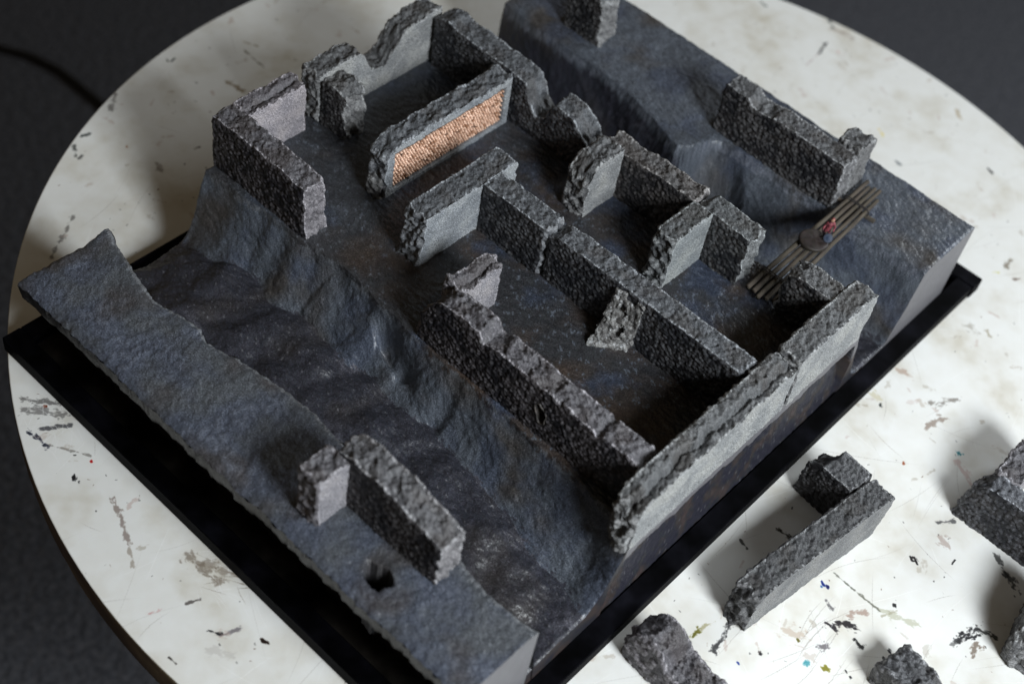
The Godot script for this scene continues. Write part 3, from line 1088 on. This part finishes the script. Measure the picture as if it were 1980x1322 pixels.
		var flip := face == "top" or face == "back" or face == "right"
		grid(nu, nv, pts, cols, flip != zax)
	return commit()

func spec(ax: String, a: Array, c: Array, prof: Array, more := {}) -> Dictionary:
	var w := {"ax": ax, "a": a, "c": c, "y": P - 0.002, "prof": prof, "crumble": 0.0016, "split": 0.0, "jl": 0.003, "jr": 0.003, "sl": 0.0, "sr": 0.0, "f": "peb", "b": "peb", "el": "rough", "er": "rough", "top": "top", "panel": false, "hole": [], "tint": Color(1, 1, 1), "seed": rng.randf() * 5.0}
	if ax == "z":
		w.f = "smooth"
		w.b = "rough"
		w.er = "rough"
	w.merge(more, true)
	return w

func flat(a: Array, y: float) -> Array:
	return [[a[0], y], [a[1], y]]

const RUIN := "pieces of the miniature ruin's walls"
const LOOSE := "loose wall pieces lying on the table"

func wall_thing(called: String, label: String, group: String, parts: Array, turn := 0.0, pivot := Vector3.ZERO) -> Node3D:
	if called.ends_with("wall"):
		called += "_piece"
	var first: Dictionary = parts[0][1]
	var o := Vector3((first.a[0] + first.a[1]) / 2, first.y, (first.c[0] + first.c[1]) / 2)
	if first.ax == "z":
		o = Vector3(o.z, o.y, o.x)
	if pivot != Vector3.ZERO:
		o = pivot
	if parts.size() == 1:
		var m := obj(called, wall_mesh(first, o), M.wall, self, o)
		m.set_meta("label", label)
		m.set_meta("category", "wall piece")
		m.set_meta("group", group)
		m.set_meta("kind", "thing")
		m.rotation.y = turn
		return m
	var t := thing(called, label, "wall piece", o, group)
	t.rotation.y = turn
	t.set_meta("kind", "thing")
	for p in parts:
		obj(p[0], wall_mesh(p[1], o), M.wall, t)
	return t

func build_walls() -> void:
	var cool := Color(0.95, 0.99, 1.05)
	var lilac := Color(1.04, 0.98, 1.04)
	var green := Color(0.96, 1.0, 1.01)
	# far left corner
	wall_thing("corner_wall", "corner wall piece with pale lilac inner face above the plateau's steep flank", RUIN, [
		["pebbled_wing", spec("x", [-0.230, -0.119], [0.123, 0.144], [[-0.23, 0.145], [-0.21, 0.146], [-0.15, 0.146], [-0.122, 0.143]], {"sr": 0.004, "er": "crust", "jl": 0.0012, "tint": lilac})],
		["smooth_slab", spec("z", [0.061, 0.1235], [-0.231, -0.2135], [[0.06, 0.146], [0.10, 0.145], [0.13, 0.145]], {"tint": Color(1.12, 1.02, 1.08), "jl": 0.002, "split": 0.0035})]])
	# far slab with the broken dip, and its block
	wall_thing("far_slab_wall", "tall grey slab wall with a deep broken dip in its top and attached short block", RUIN, [
		["smooth_slab", spec("z", [-0.096, 0.048], [-0.234, -0.214], [[-0.096, 0.147], [-0.088, 0.147], [-0.052, 0.143], [-0.043, 0.131], [-0.030, 0.118], [-0.014, 0.119], [-0.007, 0.130], [0.0, 0.144], [0.03, 0.144], [0.05, 0.142]], {"crumble": 0.0024, "er": "rough"})],
		["pebbled_wing", spec("x", [-0.2135, -0.180], [0.022, 0.045], [[-0.214, 0.139], [-0.192, 0.141], [-0.180, 0.136]], {"er": "crust", "jr": 0.006, "sr": 0.003, "crumble": 0.0025})]])
	wall_thing("notched_wall", "long pebbled wall broken down to a notch, running from the far slab", RUIN, [
		["body", spec("x", [-0.210, -0.027], [-0.106, -0.0825], [[-0.21, 0.144], [-0.196, 0.148], [-0.186, 0.145], [-0.12, 0.144], [-0.103, 0.142], [-0.094, 0.124], [-0.086, 0.117], [-0.077, 0.120], [-0.070, 0.141], [-0.05, 0.139], [-0.036, 0.129], [-0.027, 0.118]], {"crumble": 0.0013, "jl": 0.001, "jr": 0.006, "er": "crust", "tint": cool})]])
	# copper panel wall
	var cw := wall_thing("copper_panel_wall", "grey slab wall framing a sunken panel of copper coloured pieces", RUIN, [
		["slab", spec("z", [-0.078, 0.068], [-0.133, -0.114], [[-0.08, 0.145], [0.05, 0.145], [0.058, 0.143], [0.068, 0.136]], {"panel": true, "jr": 0.004, "jl": 0.001, "crumble": 0.0024, "split": 0.0, "tint": cool})],
		["nub", spec("z", [0.0655, 0.072], [-0.130, -0.117], [[0.06, 0.118], [0.072, 0.112]], {"f": "rough", "jr": 0.002})]])
	copper_pieces(cw)
	wall_thing("tee_wall", "wall piece of a smooth slab meeting a pebbled wing, opposite the copper panel", RUIN, [
		["smooth_slab", spec("z", [-0.009, 0.100], [-0.065, -0.043], flat([-0.01, 0.1], 0.1435), {"jr": 0.005, "sr": 0.003, "jl": 0.004, "crumble": 0.0009, "tint": cool, "el": "crust"})],
		["pebbled_wing", spec("x", [-0.0425, 0.022], [0.012, 0.033], flat([-0.05, 0.03], 0.1435), {"crumble": 0.001, "jr": 0.004, "sr": -0.003, "jl": 0.0005, "tint": cool})]])
	# long middle wall with the rubble pier
	var mid := wall_thing("middle_wall", "longest pebbled wall in the ruin's middle with a holed rubble pier against it", RUIN, [
		["body", spec("x", [0.024, 0.209], [0.012, 0.0315], [[0.024, 0.138], [0.033, 0.143], [0.1, 0.1445], [0.21, 0.1445]], {"crumble": 0.0012, "jl": 0.004, "tint": cool})],
		["foot_block", spec("x", [0.205, 0.2115], [0.016, 0.027], flat([0.2, 0.212], 0.112), {"jr": 0.002})]])
	rubble_pier(mid)
	wall_thing("stub_wall", "pebbled wall with a broken rounded stub at its end, behind the middle wall", RUIN, [
		["pebbled_wing", spec("x", [-0.016, 0.078], [-0.103, -0.083], [[-0.016, 0.141], [0.0, 0.139], [0.04, 0.1425], [0.078, 0.1425]], {"er": "crust", "crumble": 0.0020, "jr": 0.003, "tint": Color(1.05, 1.0, 0.98)})],
		["broken_stub", spec("z", [-0.0825, -0.040], [-0.018, 0.004], [[-0.0825, 0.146], [-0.065, 0.146], [-0.052, 0.147], [-0.043, 0.138], [-0.040, 0.130]], {"jr": 0.004, "split": -0.0, "crumble": 0.003, "jl": 0.0004})]])
	wall_thing("small_corner_wall", "short greenish corner wall with crisp pale edges beside the stick bridge", RUIN, [
		["smooth_slab", spec("z", [-0.0805, -0.030], [0.0775, 0.0965], flat([-0.09, -0.03], 0.1455), {"jr": 0.004, "sr": 0.002, "crumble": 0.0008, "tint": green, "jl": 0.0004})],
		["pebbled_wing", spec("x", [0.079, 0.134], [-0.1015, -0.081], [[0.079, 0.140], [0.086, 0.1455], [0.134, 0.1435]], {"crumble": 0.0011, "sr": -0.001, "er": "crust", "tint": green})]])
	wall_thing("near_corner_wall", "corner wall with pale outer face at the plateau's right corner", RUIN, [
		["smooth_slab", spec("z", [-0.114, -0.0125], [0.2125, 0.2325], [[-0.114, 0.1435], [-0.104, 0.147], [-0.05, 0.1475], [-0.01, 0.146]], {"crumble": 0.0009, "jl": 0.004, "sl": -0.002, "jr": 0.003, "sr": -0.004, "tint": Color(1.06, 1.07, 1.07)})],
		["pebbled_wing", spec("x", [0.170, 0.212], [-0.099, -0.078], [[0.17, 0.1405], [0.178, 0.145], [0.21, 0.145]], {"crumble": 0.001, "jl": 0.004, "jr": 0.0006})]])
	wall_thing("front_slab_wall", "long front slab wall with pale outer face and a grooved, split top", RUIN, [
		["body", spec("z", [-0.0085, 0.176], [0.2125, 0.2325], [[-0.0085, 0.1435], [0.002, 0.1475], [0.10, 0.1475], [0.165, 0.147], [0.176, 0.139]], {"split": 0.0070, "crumble": 0.0017, "jr": 0.006, "sr": 0.001, "jl": 0.002, "sl": 0.002, "tint": Color(1.08, 1.09, 1.09)})],
		["toe", spec("z", [0.168, 0.178], [0.220, 0.2315], [[0.168, 0.112], [0.178, 0.103]], {"f": "smooth", "jr": 0.003})]])
	# long front-left wall with the stub
	var fl := wall_thing("holed_front_wall", "long pebbled wall with a small hole, on the plateau's edge above the ditch", RUIN, [
		["body", spec("x", [0.004, 0.210], [0.127, 0.147], [[0.004, 0.118], [0.010, 0.132], [0.016, 0.141], [0.028, 0.147], [0.058, 0.148], [0.064, 0.140], [0.08, 0.1435], [0.13, 0.1435], [0.165, 0.1425], [0.170, 0.138], [0.174, 0.143], [0.20, 0.1425], [0.21, 0.137]], {"crumble": 0.0026, "jl": 0.004, "sr": -0.004, "jr": 0.004, "tint": lilac, "hole": [0.1255, 0.1185]})],
		["broken_stub", spec("z", [0.077, 0.1265], [0.006, 0.0215], [[0.077, 0.139], [0.085, 0.140], [0.105, 0.139], [0.116, 0.138], [0.1265, 0.146]], {"jl": 0.004, "sl": -0.001, "crumble": 0.0022, "split": 0.004, "tint": lilac})]])
	wall_hole(fl)
	# on the banks
	wall_thing("bank_corner_wall", "pebbled corner wall standing on the blue grey bank beside a dark hole", RUIN, [
		["pebbled_wing", spec("x", [0.0675, 0.166], [0.2665, 0.288], [[0.0675, 0.147], [0.083, 0.150], [0.12, 0.1485], [0.15, 0.1425], [0.166, 0.138]], {"y": BANK - 0.003, "crumble": 0.0026, "er": "crust", "jr": 0.004, "tint": Color(1.05, 1.02, 1.05)})],
		["smooth_slab", spec("z", [0.2885, 0.3155], [0.0615, 0.081], flat([0.28, 0.32], 0.1455), {"y": BANK - 0.003, "crumble": 0.002, "jl": 0.0003, "jr": 0.002, "tint": Color(1.12, 1.06, 1.12)})]])
	wall_thing("far_bank_wall", "long pebbled wall with pale end and a raised corner, on the bank behind the bridge", RUIN, [
		["pebbled_wing", spec("x", [0.006, 0.137], [-0.2345, -0.214], [[0.006, 0.1465], [0.03, 0.1465], [0.038, 0.1415], [0.05, 0.1405], [0.06, 0.1435], [0.137, 0.1425]], {"y": BANK - 0.003, "er": "crust", "sr": 0.003, "crumble": 0.0014, "tint": Color(1.0, 1.0, 1.02)})],
		["raised_corner", spec("z", [-0.262, -0.2350], [0.112, 0.1335], [[-0.262, 0.146], [-0.25, 0.149], [-0.236, 0.147]], {"y": BANK - 0.003, "crumble": 0.002, "f": "crust", "jl": 0.004})]])
	wall_thing("far_bank_block", "short pebbled block with pale end at the far end of the right bank", RUIN, [
		["body", spec("x", [-0.172, -0.126], [-0.2395, -0.2155], [[-0.172, 0.152], [-0.15, 0.154], [-0.135, 0.150], [-0.126, 0.140]], {"y": BANK - 0.003, "er": "crust", "sr": 0.004, "jr": 0.004, "crumble": 0.003})]])
	# loose pieces on the table
	wall_thing("loose_corner_wall", "loose corner wall piece lying on the table beside the tray", LOOSE, [
		["smooth_slab", spec("z", [-0.046, 0.106], [0.2985, 0.3195], [[-0.046, 0.0455], [-0.03, 0.0475], [0.09, 0.0465], [0.106, 0.041]], {"y": 0.0003, "crumble": 0.0014, "jr": 0.005, "sr": 0.003, "sl": -0.004, "jl": 0.003, "tint": Color(0.66, 0.66, 0.67)})],
		["pebbled_wing", spec("x", [0.2515, 0.2952], [-0.050, -0.0235], [[0.2535, 0.026], [0.262, 0.034], [0.266, 0.045], [0.298, 0.0455]], {"y": 0.0003, "crumble": 0.0012, "jl": 0.004, "jr": 0.001, "tint": Color(0.8, 0.8, 0.82)})]], deg_to_rad(-7.6), Vector3(0.3085, 0.0003, 0.03))
	wall_thing("loose_angled_wall", "loose rough wall piece stepped down to one side, lying near the tray's front corner", LOOSE, [
		["body", spec("x", [0.258, 0.345], [0.160, 0.186], [[0.258, 0.026], [0.264, 0.037], [0.276, 0.043], [0.288, 0.040], [0.296, 0.025], [0.31, 0.027], [0.33, 0.026], [0.345, 0.016]], {"y": 0.0003, "crumble": 0.0032, "jl": 0.004, "f": "rough", "el": "rough", "b": "rough", "tint": lilac})]], deg_to_rad(-4.0))
	wall_thing("loose_block", "small loose rough block at the table's near side between larger pieces", LOOSE, [
		["body", spec("x", [0.398, 0.446], [0.044, 0.072], [[0.392, 0.016], [0.40, 0.026], [0.43, 0.030], [0.442, 0.020]], {"y": 0.0003, "crumble": 0.0032, "jl": 0.003, "f": "rough", "b": "rough", "tint": Color(0.85, 0.85, 0.88)})]], deg_to_rad(-14.0))
	wall_thing("loose_pebbled_wall", "large loose dark pebbled wall piece on the table with a pale stub behind it", LOOSE, [
		["pebbled_wing", spec("x", [0.361, 0.49], [-0.127, -0.108], [[0.361, 0.036], [0.370, 0.047], [0.378, 0.049], [0.49, 0.0475]], {"y": 0.0003, "crumble": 0.0016, "jl": 0.003, "sl": 0.004, "tint": Color(1.0, 1.03, 1.12)})],
		["pale_stub", spec("z", [-0.192, -0.1275], [0.372, 0.392], [[-0.192, 0.047], [-0.15, 0.052], [-0.1275, 0.048]], {"y": 0.0003, "crumble": 0.003, "tint": lilac})]])
	wall_thing("loose_small_slab", "small loose rough slab standing at the table's right side", LOOSE, [
		["body", spec("z", [-0.085, -0.022], [0.452, 0.478], [[-0.085, 0.047], [-0.04, 0.046], [-0.028, 0.035], [-0.022, 0.026]], {"y": 0.0003, "crumble": 0.003, "f": "rough", "jr": 0.004})]], deg_to_rad(10.0))

func copper_pieces(parent: Node3D) -> void:
	# hundreds of tiny rounded copper pieces bedded in rows
	fresh()
	var r := RandomNumberGenerator.new()
	r.seed = 19
	var pitch := 0.00285
	var row := 0
	var y := 0.1012
	var o := parent.position
	var n := 0
	while y < 0.1350:
		var z := -0.0698 + (pitch * 0.5 if row % 2 else 0.0)
		while z < 0.0566:
			var edge: float = 0.1340 + 0.0016 * nz.mid.get_noise_1d(z * 2.0)
			if y < edge and r.randf() > 0.012:
				var c := Vector3(-0.1176 + r.randf_range(-0.0003, 0.0003), y + r.randf_range(-0.0003, 0.0003), z + r.randf_range(-0.0003, 0.0003)) - o
				var tone := r.randf()
				var col := Color(0.52, 0.31, 0.21).lerp(Color(0.84, 0.58, 0.44), tone)
				if r.randf() < 0.10:
					col = Color(0.32, 0.16, 0.09)
				bead(c, pitch * r.randf_range(0.40, 0.46), 0.0026, col)
				n += 1
			z += pitch * 0.965
		y += pitch * 0.90
		row += 1
	var m := obj("copper_pieces", commit(), M.copper, parent)
	m.set_meta("kind", "stuff")
	m.set_meta("label", "tiny rounded copper coloured pieces set close together")

func bead(c: Vector3, rad: float, depth: float, col: Color) -> void:
	# a dome facing +x
	var base := V.size()
	var seg := 7
	V.append(c + Vector3(depth, 0, 0))
	N.append(Vector3.RIGHT)
	C.append(col)
	for k in 3:
		var a := PI * 0.5 * (k + 1) / 3.0
		for i in seg:
			var b := TAU * i / seg
			var dn := Vector3(cos(a), sin(a) * cos(b), sin(a) * sin(b))
			V.append(c + Vector3(dn.x * depth, dn.y * rad, dn.z * rad))
			N.append(Vector3(dn.x / depth, dn.y / rad, dn.z / rad).normalized())
			C.append(col)
	for i in seg:
		var i2 := (i + 1) % seg
		I.append_array(PackedInt32Array([base, base + 1 + i2, base + 1 + i]))
		for k in 2:
			var a := base + 1 + k * seg
			var b := a + seg
			I.append_array(PackedInt32Array([a + i, a + i2, b + i, a + i2, b + i2, b + i]))

func rubble_pier(parent: Node3D) -> void:
	# a thin broken fin against the middle wall's face, with two holes through it
	fresh()
	var o := parent.position
	var field := func(p: Vector3) -> float:
		# a wedge: tall at the wall, its broken face running out to a toe on one side
		var up := clampf((p.y - 0.094) / 0.048, 0.0, 1.0)
		var ext := lerpf(0.024, 0.004, clampf((p.x - 0.098) / 0.022, 0.0, 1.0))
		var face := 0.0335 + pow(1.0 - up, 1.5) * ext
		var d := (p.z - face) * 0.72
		d = maxf(d, maxf(0.0945 - p.x, p.x - 0.1185 - 0.002 * up))
		d = maxf(d, maxf(p.y - (0.1405 if p.x < 0.104 or p.x > 0.1135 else 0.136), 0.0925 - p.y))
		d = maxf(d, 0.0295 - p.z)
		var h1 := ((p - Vector3(0.1050, 0.1270, 0.0400)) / Vector3(0.0036, 0.0070, 0.016)).length() - 1.0
		var h2 := ((p - Vector3(0.1090, 0.1085, 0.0440)) / Vector3(0.0038, 0.0052, 0.018)).length() - 1.0
		d = maxf(d, -minf(h1, h2) * 0.0036)
		d += 0.0022 * nz.crag.get_noise_3dv(p * 1.2) + 0.0012 * nz.fine.get_noise_3dv(p * 1.3)
		var b: float = nz.rub.get_noise_3dv(p) + 1.0
		return d - 0.0011 * maxf(0.0, 0.8 - b)
	var paint := func(p: Vector3) -> Color:
		var v: float = nz.rubv.get_noise_3dv(p)
		var g: float = nz.fine.get_noise_3dv(p)
		var c := Color(0.075, 0.072, 0.070).lerp(Color(0.17, 0.167, 0.162), clampf(0.45 + 0.6 * v + 0.6 * g, 0, 1))
		return (c.lerp(Color(0.36, 0.37, 0.38), 0.6) if g + nz.grain.get_noise_3dv(p) > 0.45 else c) * 1.9
	nets(Vector3(0.0905, 0.090, 0.0265), Vector3(0.1250, 0.146, 0.0745), 0.0009, field, paint)
	for k in V.size():
		V[k] -= o
	var m := obj("rubble_pier", commit(), M.wall, parent)
	m.set_meta("label", "pale jagged rubble pier with two holes through it")

func wall_hole(parent: Node3D) -> void:
	# the crumbled lip round the small hole through the pebbled face
	var o := parent.position
	var c := Vector3(0.1255, 0.1185, 0.1482)
	var pts := PackedVector3Array()
	var cols := PackedColorArray()
	var seg := 28
	for k in 5:
		var q := k / 4.0
		for i in seg + 1:
			var a := TAU * i / seg
			var wob := 1.0 + 0.14 * sin(a * 3.0 + 0.7) + 0.09 * sin(a * 5.0)
			var rx := lerpf(0.0054, 0.0038, q) * wob
			var ry := lerpf(0.0098, 0.0080, q) * wob
			var dz: float = [-0.0014, 0.0002, 0.0006, -0.0004, -0.0045][k]
			var p := c + Vector3(cos(a) * rx - sin(a) * ry * 0.25, sin(a) * ry, dz + 0.0005 * nz.fine.get_noise_2d(a * 0.01, q * 0.02))
			pts.append(p - o)
			cols.append(Color(0.15, 0.13, 0.115).lerp(Color(0.03, 0.03, 0.03), clampf(0.5 + nz.fine.get_noise_2d(a * 0.006, q * 0.01), 0, 1)))
	fresh()
	grid(seg + 1, 5, pts, cols, false, true)
	obj("hole_rim", commit(), M.wall, parent)

# ------------------------------------------------------------------ bridge and figurine
func build_bridge() -> void:
	var near := Vector3(0.1555, 0.1015, -0.083)
	var far := Vector3(0.1495, 0.1035, -0.2545)
	var t := thing("stick_bridge", "footbridge of brown sticks bound with wire, spanning the ditch to the far bank", "footbridge", near)
	var across := Vector3(1, 0, 0)
	var r := RandomNumberGenerator.new()
	r.seed = 44
	for k in 5:
		var off := (k - 2) * 0.0058
		var path := PackedVector3Array()
		var rad := PackedFloat32Array()
		var s0 := r.randf_range(-0.005, 0.005)
		var s1 := r.randf_range(-0.008, 0.006)
		for j in 14:
			var q := j / 13.0
			var p := near.lerp(far, q) + across * (off * lerpf(1.0, 0.78, q))
			p += (far - near).normalized() * lerpf(s0, s1, q)
			p.x += 0.0006 * nz.mid.get_noise_2d(q * 0.1 + k, 3.0)
			p.y += 0.0008 * nz.mid.get_noise_2d(q * 0.1 + k, 7.0)
			path.append(p - near)
			rad.append(lerpf(0.0022, 0.0019, q) * (1.0 + 0.12 * nz.mid.get_noise_2d(q * 0.2 + k, 1.0)))
		fresh()
		tube(path, rad, 10, Color(0.036, 0.031, 0.027), Color(0.105, 0.088, 0.067))
		obj("stick", commit(), M.wood, t)
	for q in [0.13, 0.84]:
		var c := near.lerp(far, q) - near
		fresh()
		tube(PackedVector3Array([c + Vector3(-0.0165, -0.0042, 0.001), c + Vector3(0.0, -0.0043, 0.0), c + Vector3(0.0195, -0.0042, -0.001)]), PackedFloat32Array([0.0021, 0.0021, 0.0021]), 10, Color(0.045, 0.04, 0.035), Color(0.11, 0.09, 0.07))
		obj("crosspiece", commit(), M.wood, t)
		fresh()
		for w in 2:
			var loop := PackedVector3Array()
			var rad := PackedFloat32Array()
			var dz := -0.0009 + 0.0018 * w
			var hw := lerpf(0.0146, 0.0118, q)
			for j in 25:
				var a := TAU * j / 24.0
				var ex := clampf(cos(a) * 1.25, -1, 1) * hw
				var ey := clampf(sin(a) * 1.6, -1, 1) * 0.0030
				loop.append(c + Vector3(ex, ey, dz + ex * (0.04 if w == 0 else -0.05)))
				rad.append(0.00042)
			tube(loop, rad, 6, Color(0.02, 0.018, 0.018), Color(0.035, 0.03, 0.03))
		obj("wire_binding", commit(), M.figure, t)

func build_figurine() -> void:
	var c := px(1574, 464, 0.1085)
	var t := thing("miniature_figurine", "tiny painted figurine in ragged red clothes on a round dark base, on the bridge", "figurine", Vector3(c.x, 0.1067, c.z))
	var dk := Color(0.020, 0.016, 0.015)
	var bn := Color(0.045, 0.036, 0.034)
	fresh()
	var pts := PackedVector3Array()
	var cols := PackedColorArray()
	var prof := [Vector2(0.0001, 0.0), Vector2(0.0122, 0.0), Vector2(0.0126, 0.0006), Vector2(0.0124, 0.0022), Vector2(0.0116, 0.0032), Vector2(0.010, 0.0034), Vector2(0.007, 0.0035), Vector2(0.0035, 0.0035), Vector2(0.0001, 0.0035)]
	for k in prof.size():
		for i in 41:
			var a := TAU * i / 40.0
			var p := Vector3(cos(a) * prof[k].x, prof[k].y, sin(a) * prof[k].x)
			if k > 4:
				p.y += 0.0004 * nz.fine.get_noise_2d(p.x, p.z)
			pts.append(p)
			cols.append(dk if k < 4 else dk.lerp(bn, clampf(0.5 + nz.fine.get_noise_2d(p.x, p.z + 3.0), 0, 1)))
	grid(41, prof.size(), pts, cols, true, true)
	obj("base", commit(), M.figure, t)
	# the figure, towards the back of the base: a stooped walker in torn robes
	var f := px(1596, 456, 0.1105) - t.position
	f.y = 0.0036
	var rt := Vector3(RIGHT.x, 0, RIGHT.z).normalized()
	var fw := Vector3(LOOK.x, 0, LOOK.z).normalized()
	var J := func(a: float, h: float, b: float) -> Vector3:
		return f + rt * a + Vector3(0, h, 0) + fw * b
	var bones := [
		[J.call(-0.0016, 0.0004, 0.0004), J.call(-0.0013, 0.0048, 0.0006), 0.00085, 0.0011], [J.call(-0.0013, 0.0048, 0.0006), J.call(-0.0006, 0.0092, 0.0), 0.0011, 0.0015],
		[J.call(0.0020, 0.0004, -0.0012), J.call(0.0019, 0.0046, -0.0008), 0.00085, 0.0011], [J.call(0.0019, 0.0046, -0.0008), J.call(0.0008, 0.0092, 0.0), 0.0011, 0.0015],
		[J.call(0.0, 0.0085, 0.0), J.call(0.0002, 0.0155, -0.0008), 0.0022, 0.0026], [J.call(0.0002, 0.0168, -0.0008), J.call(0.0004, 0.0190, -0.0016), 0.0012, 0.0011],
		[J.call(-0.0024, 0.0160, -0.0008), J.call(-0.0042, 0.0122, -0.0018), 0.0011, 0.0009], [J.call(-0.0042, 0.0122, -0.0018), J.call(-0.0050, 0.0092, -0.0034), 0.0009, 0.0007],
		[J.call(0.0027, 0.0160, -0.0008), J.call(0.0044, 0.0126, -0.0022), 0.0011, 0.0009], [J.call(0.0044, 0.0126, -0.0022), J.call(0.0036, 0.0104, -0.0044), 0.0009, 0.0007],
		[J.call(-0.0008, 0.0090, 0.0006), J.call(-0.0022, 0.0030, 0.0016), 0.0020, 0.0010], [J.call(0.0008, 0.0145, 0.0012), J.call(-0.0010, 0.0050, 0.0026), 0.0019, 0.0012]]
	var head: Vector3 = J.call(0.0005, 0.0205, -0.0020)
	var field := func(p: Vector3) -> float:
		var d := 1.0
		for b in bones:
			var ab: Vector3 = b[1] - b[0]
			var h := clampf((p - b[0]).dot(ab) / ab.length_squared(), 0, 1)
			var k: float = p.distance_to(b[0] + ab * h) - lerpf(b[2], b[3], h)
			var m := clampf(0.5 + 0.5 * (d - k) / 0.0007, 0, 1)
			d = lerpf(d, k, m) - 0.0007 * m * (1.0 - m)
		var hd := ((p - head) * Vector3(1, 0.82, 1)).length() - 0.00165
		hd = minf(hd, p.distance_to(head + (-fw) * 0.0016 + Vector3(0, -0.0002, 0)) - 0.0004)
		d = minf(d, hd)
		return d + 0.0004 * nz.grain.get_noise_3dv(p * 0.9)
	var paint := func(p: Vector3) -> Color:
		var h := p.y - f.y
		var g: float = nz.fine.get_noise_3dv(p * 1.6)
		if p.distance_to(head) < 0.0023:
			return Color(0.26, 0.05, 0.06) if p.y > head.y - 0.0002 and (p - head).dot(fw) > -0.0009 else Color(0.34, 0.19, 0.13)
		if h < 0.0042:
			return Color(0.30, 0.17, 0.09) if g > 0.1 else Color(0.05, 0.035, 0.04)
		if g < -0.28:
			return Color(0.03, 0.018, 0.022)
		return Color(0.065, 0.014, 0.018).lerp(Color(0.25, 0.06, 0.075), clampf(0.4 + g * 1.6, 0, 1))
	fresh()
	nets(f + Vector3(-0.0085, -0.0008, -0.0085), f + Vector3(0.0085, 0.0240, 0.0085), 0.00052, field, paint)
	obj("body", commit(), M.figure, t)
	# a round shield set down against its legs, and a bedroll
	fresh()
	var sc: Vector3 = J.call(0.0016, 0.0030, -0.0052)
	var nrm := (-fw * 0.75 + Vector3(0, 0.65, 0)).normalized()
	var su := nrm.cross(Vector3.UP).normalized()
	var sv := su.cross(nrm)
	pts = PackedVector3Array()
	cols = PackedColorArray()
	var sp := [Vector2(0.0001, -0.0006), Vector2(0.0036, -0.0006), Vector2(0.0041, 0.0), Vector2(0.0037, 0.0007), Vector2(0.0028, 0.0006), Vector2(0.0012, 0.0012), Vector2(0.0001, 0.0016)]
	for k in sp.size():
		for i in 29:
			var a := TAU * i / 28.0
			pts.append(sc + (su * cos(a) + sv * sin(a)) * sp[k].x + nrm * sp[k].y)
			cols.append(Color(0.03, 0.035, 0.05) if k < 4 else Color(0.022, 0.032, 0.06))
	grid(29, sp.size(), pts, cols, true, true)
	obj("shield", commit(), M.figure, t)
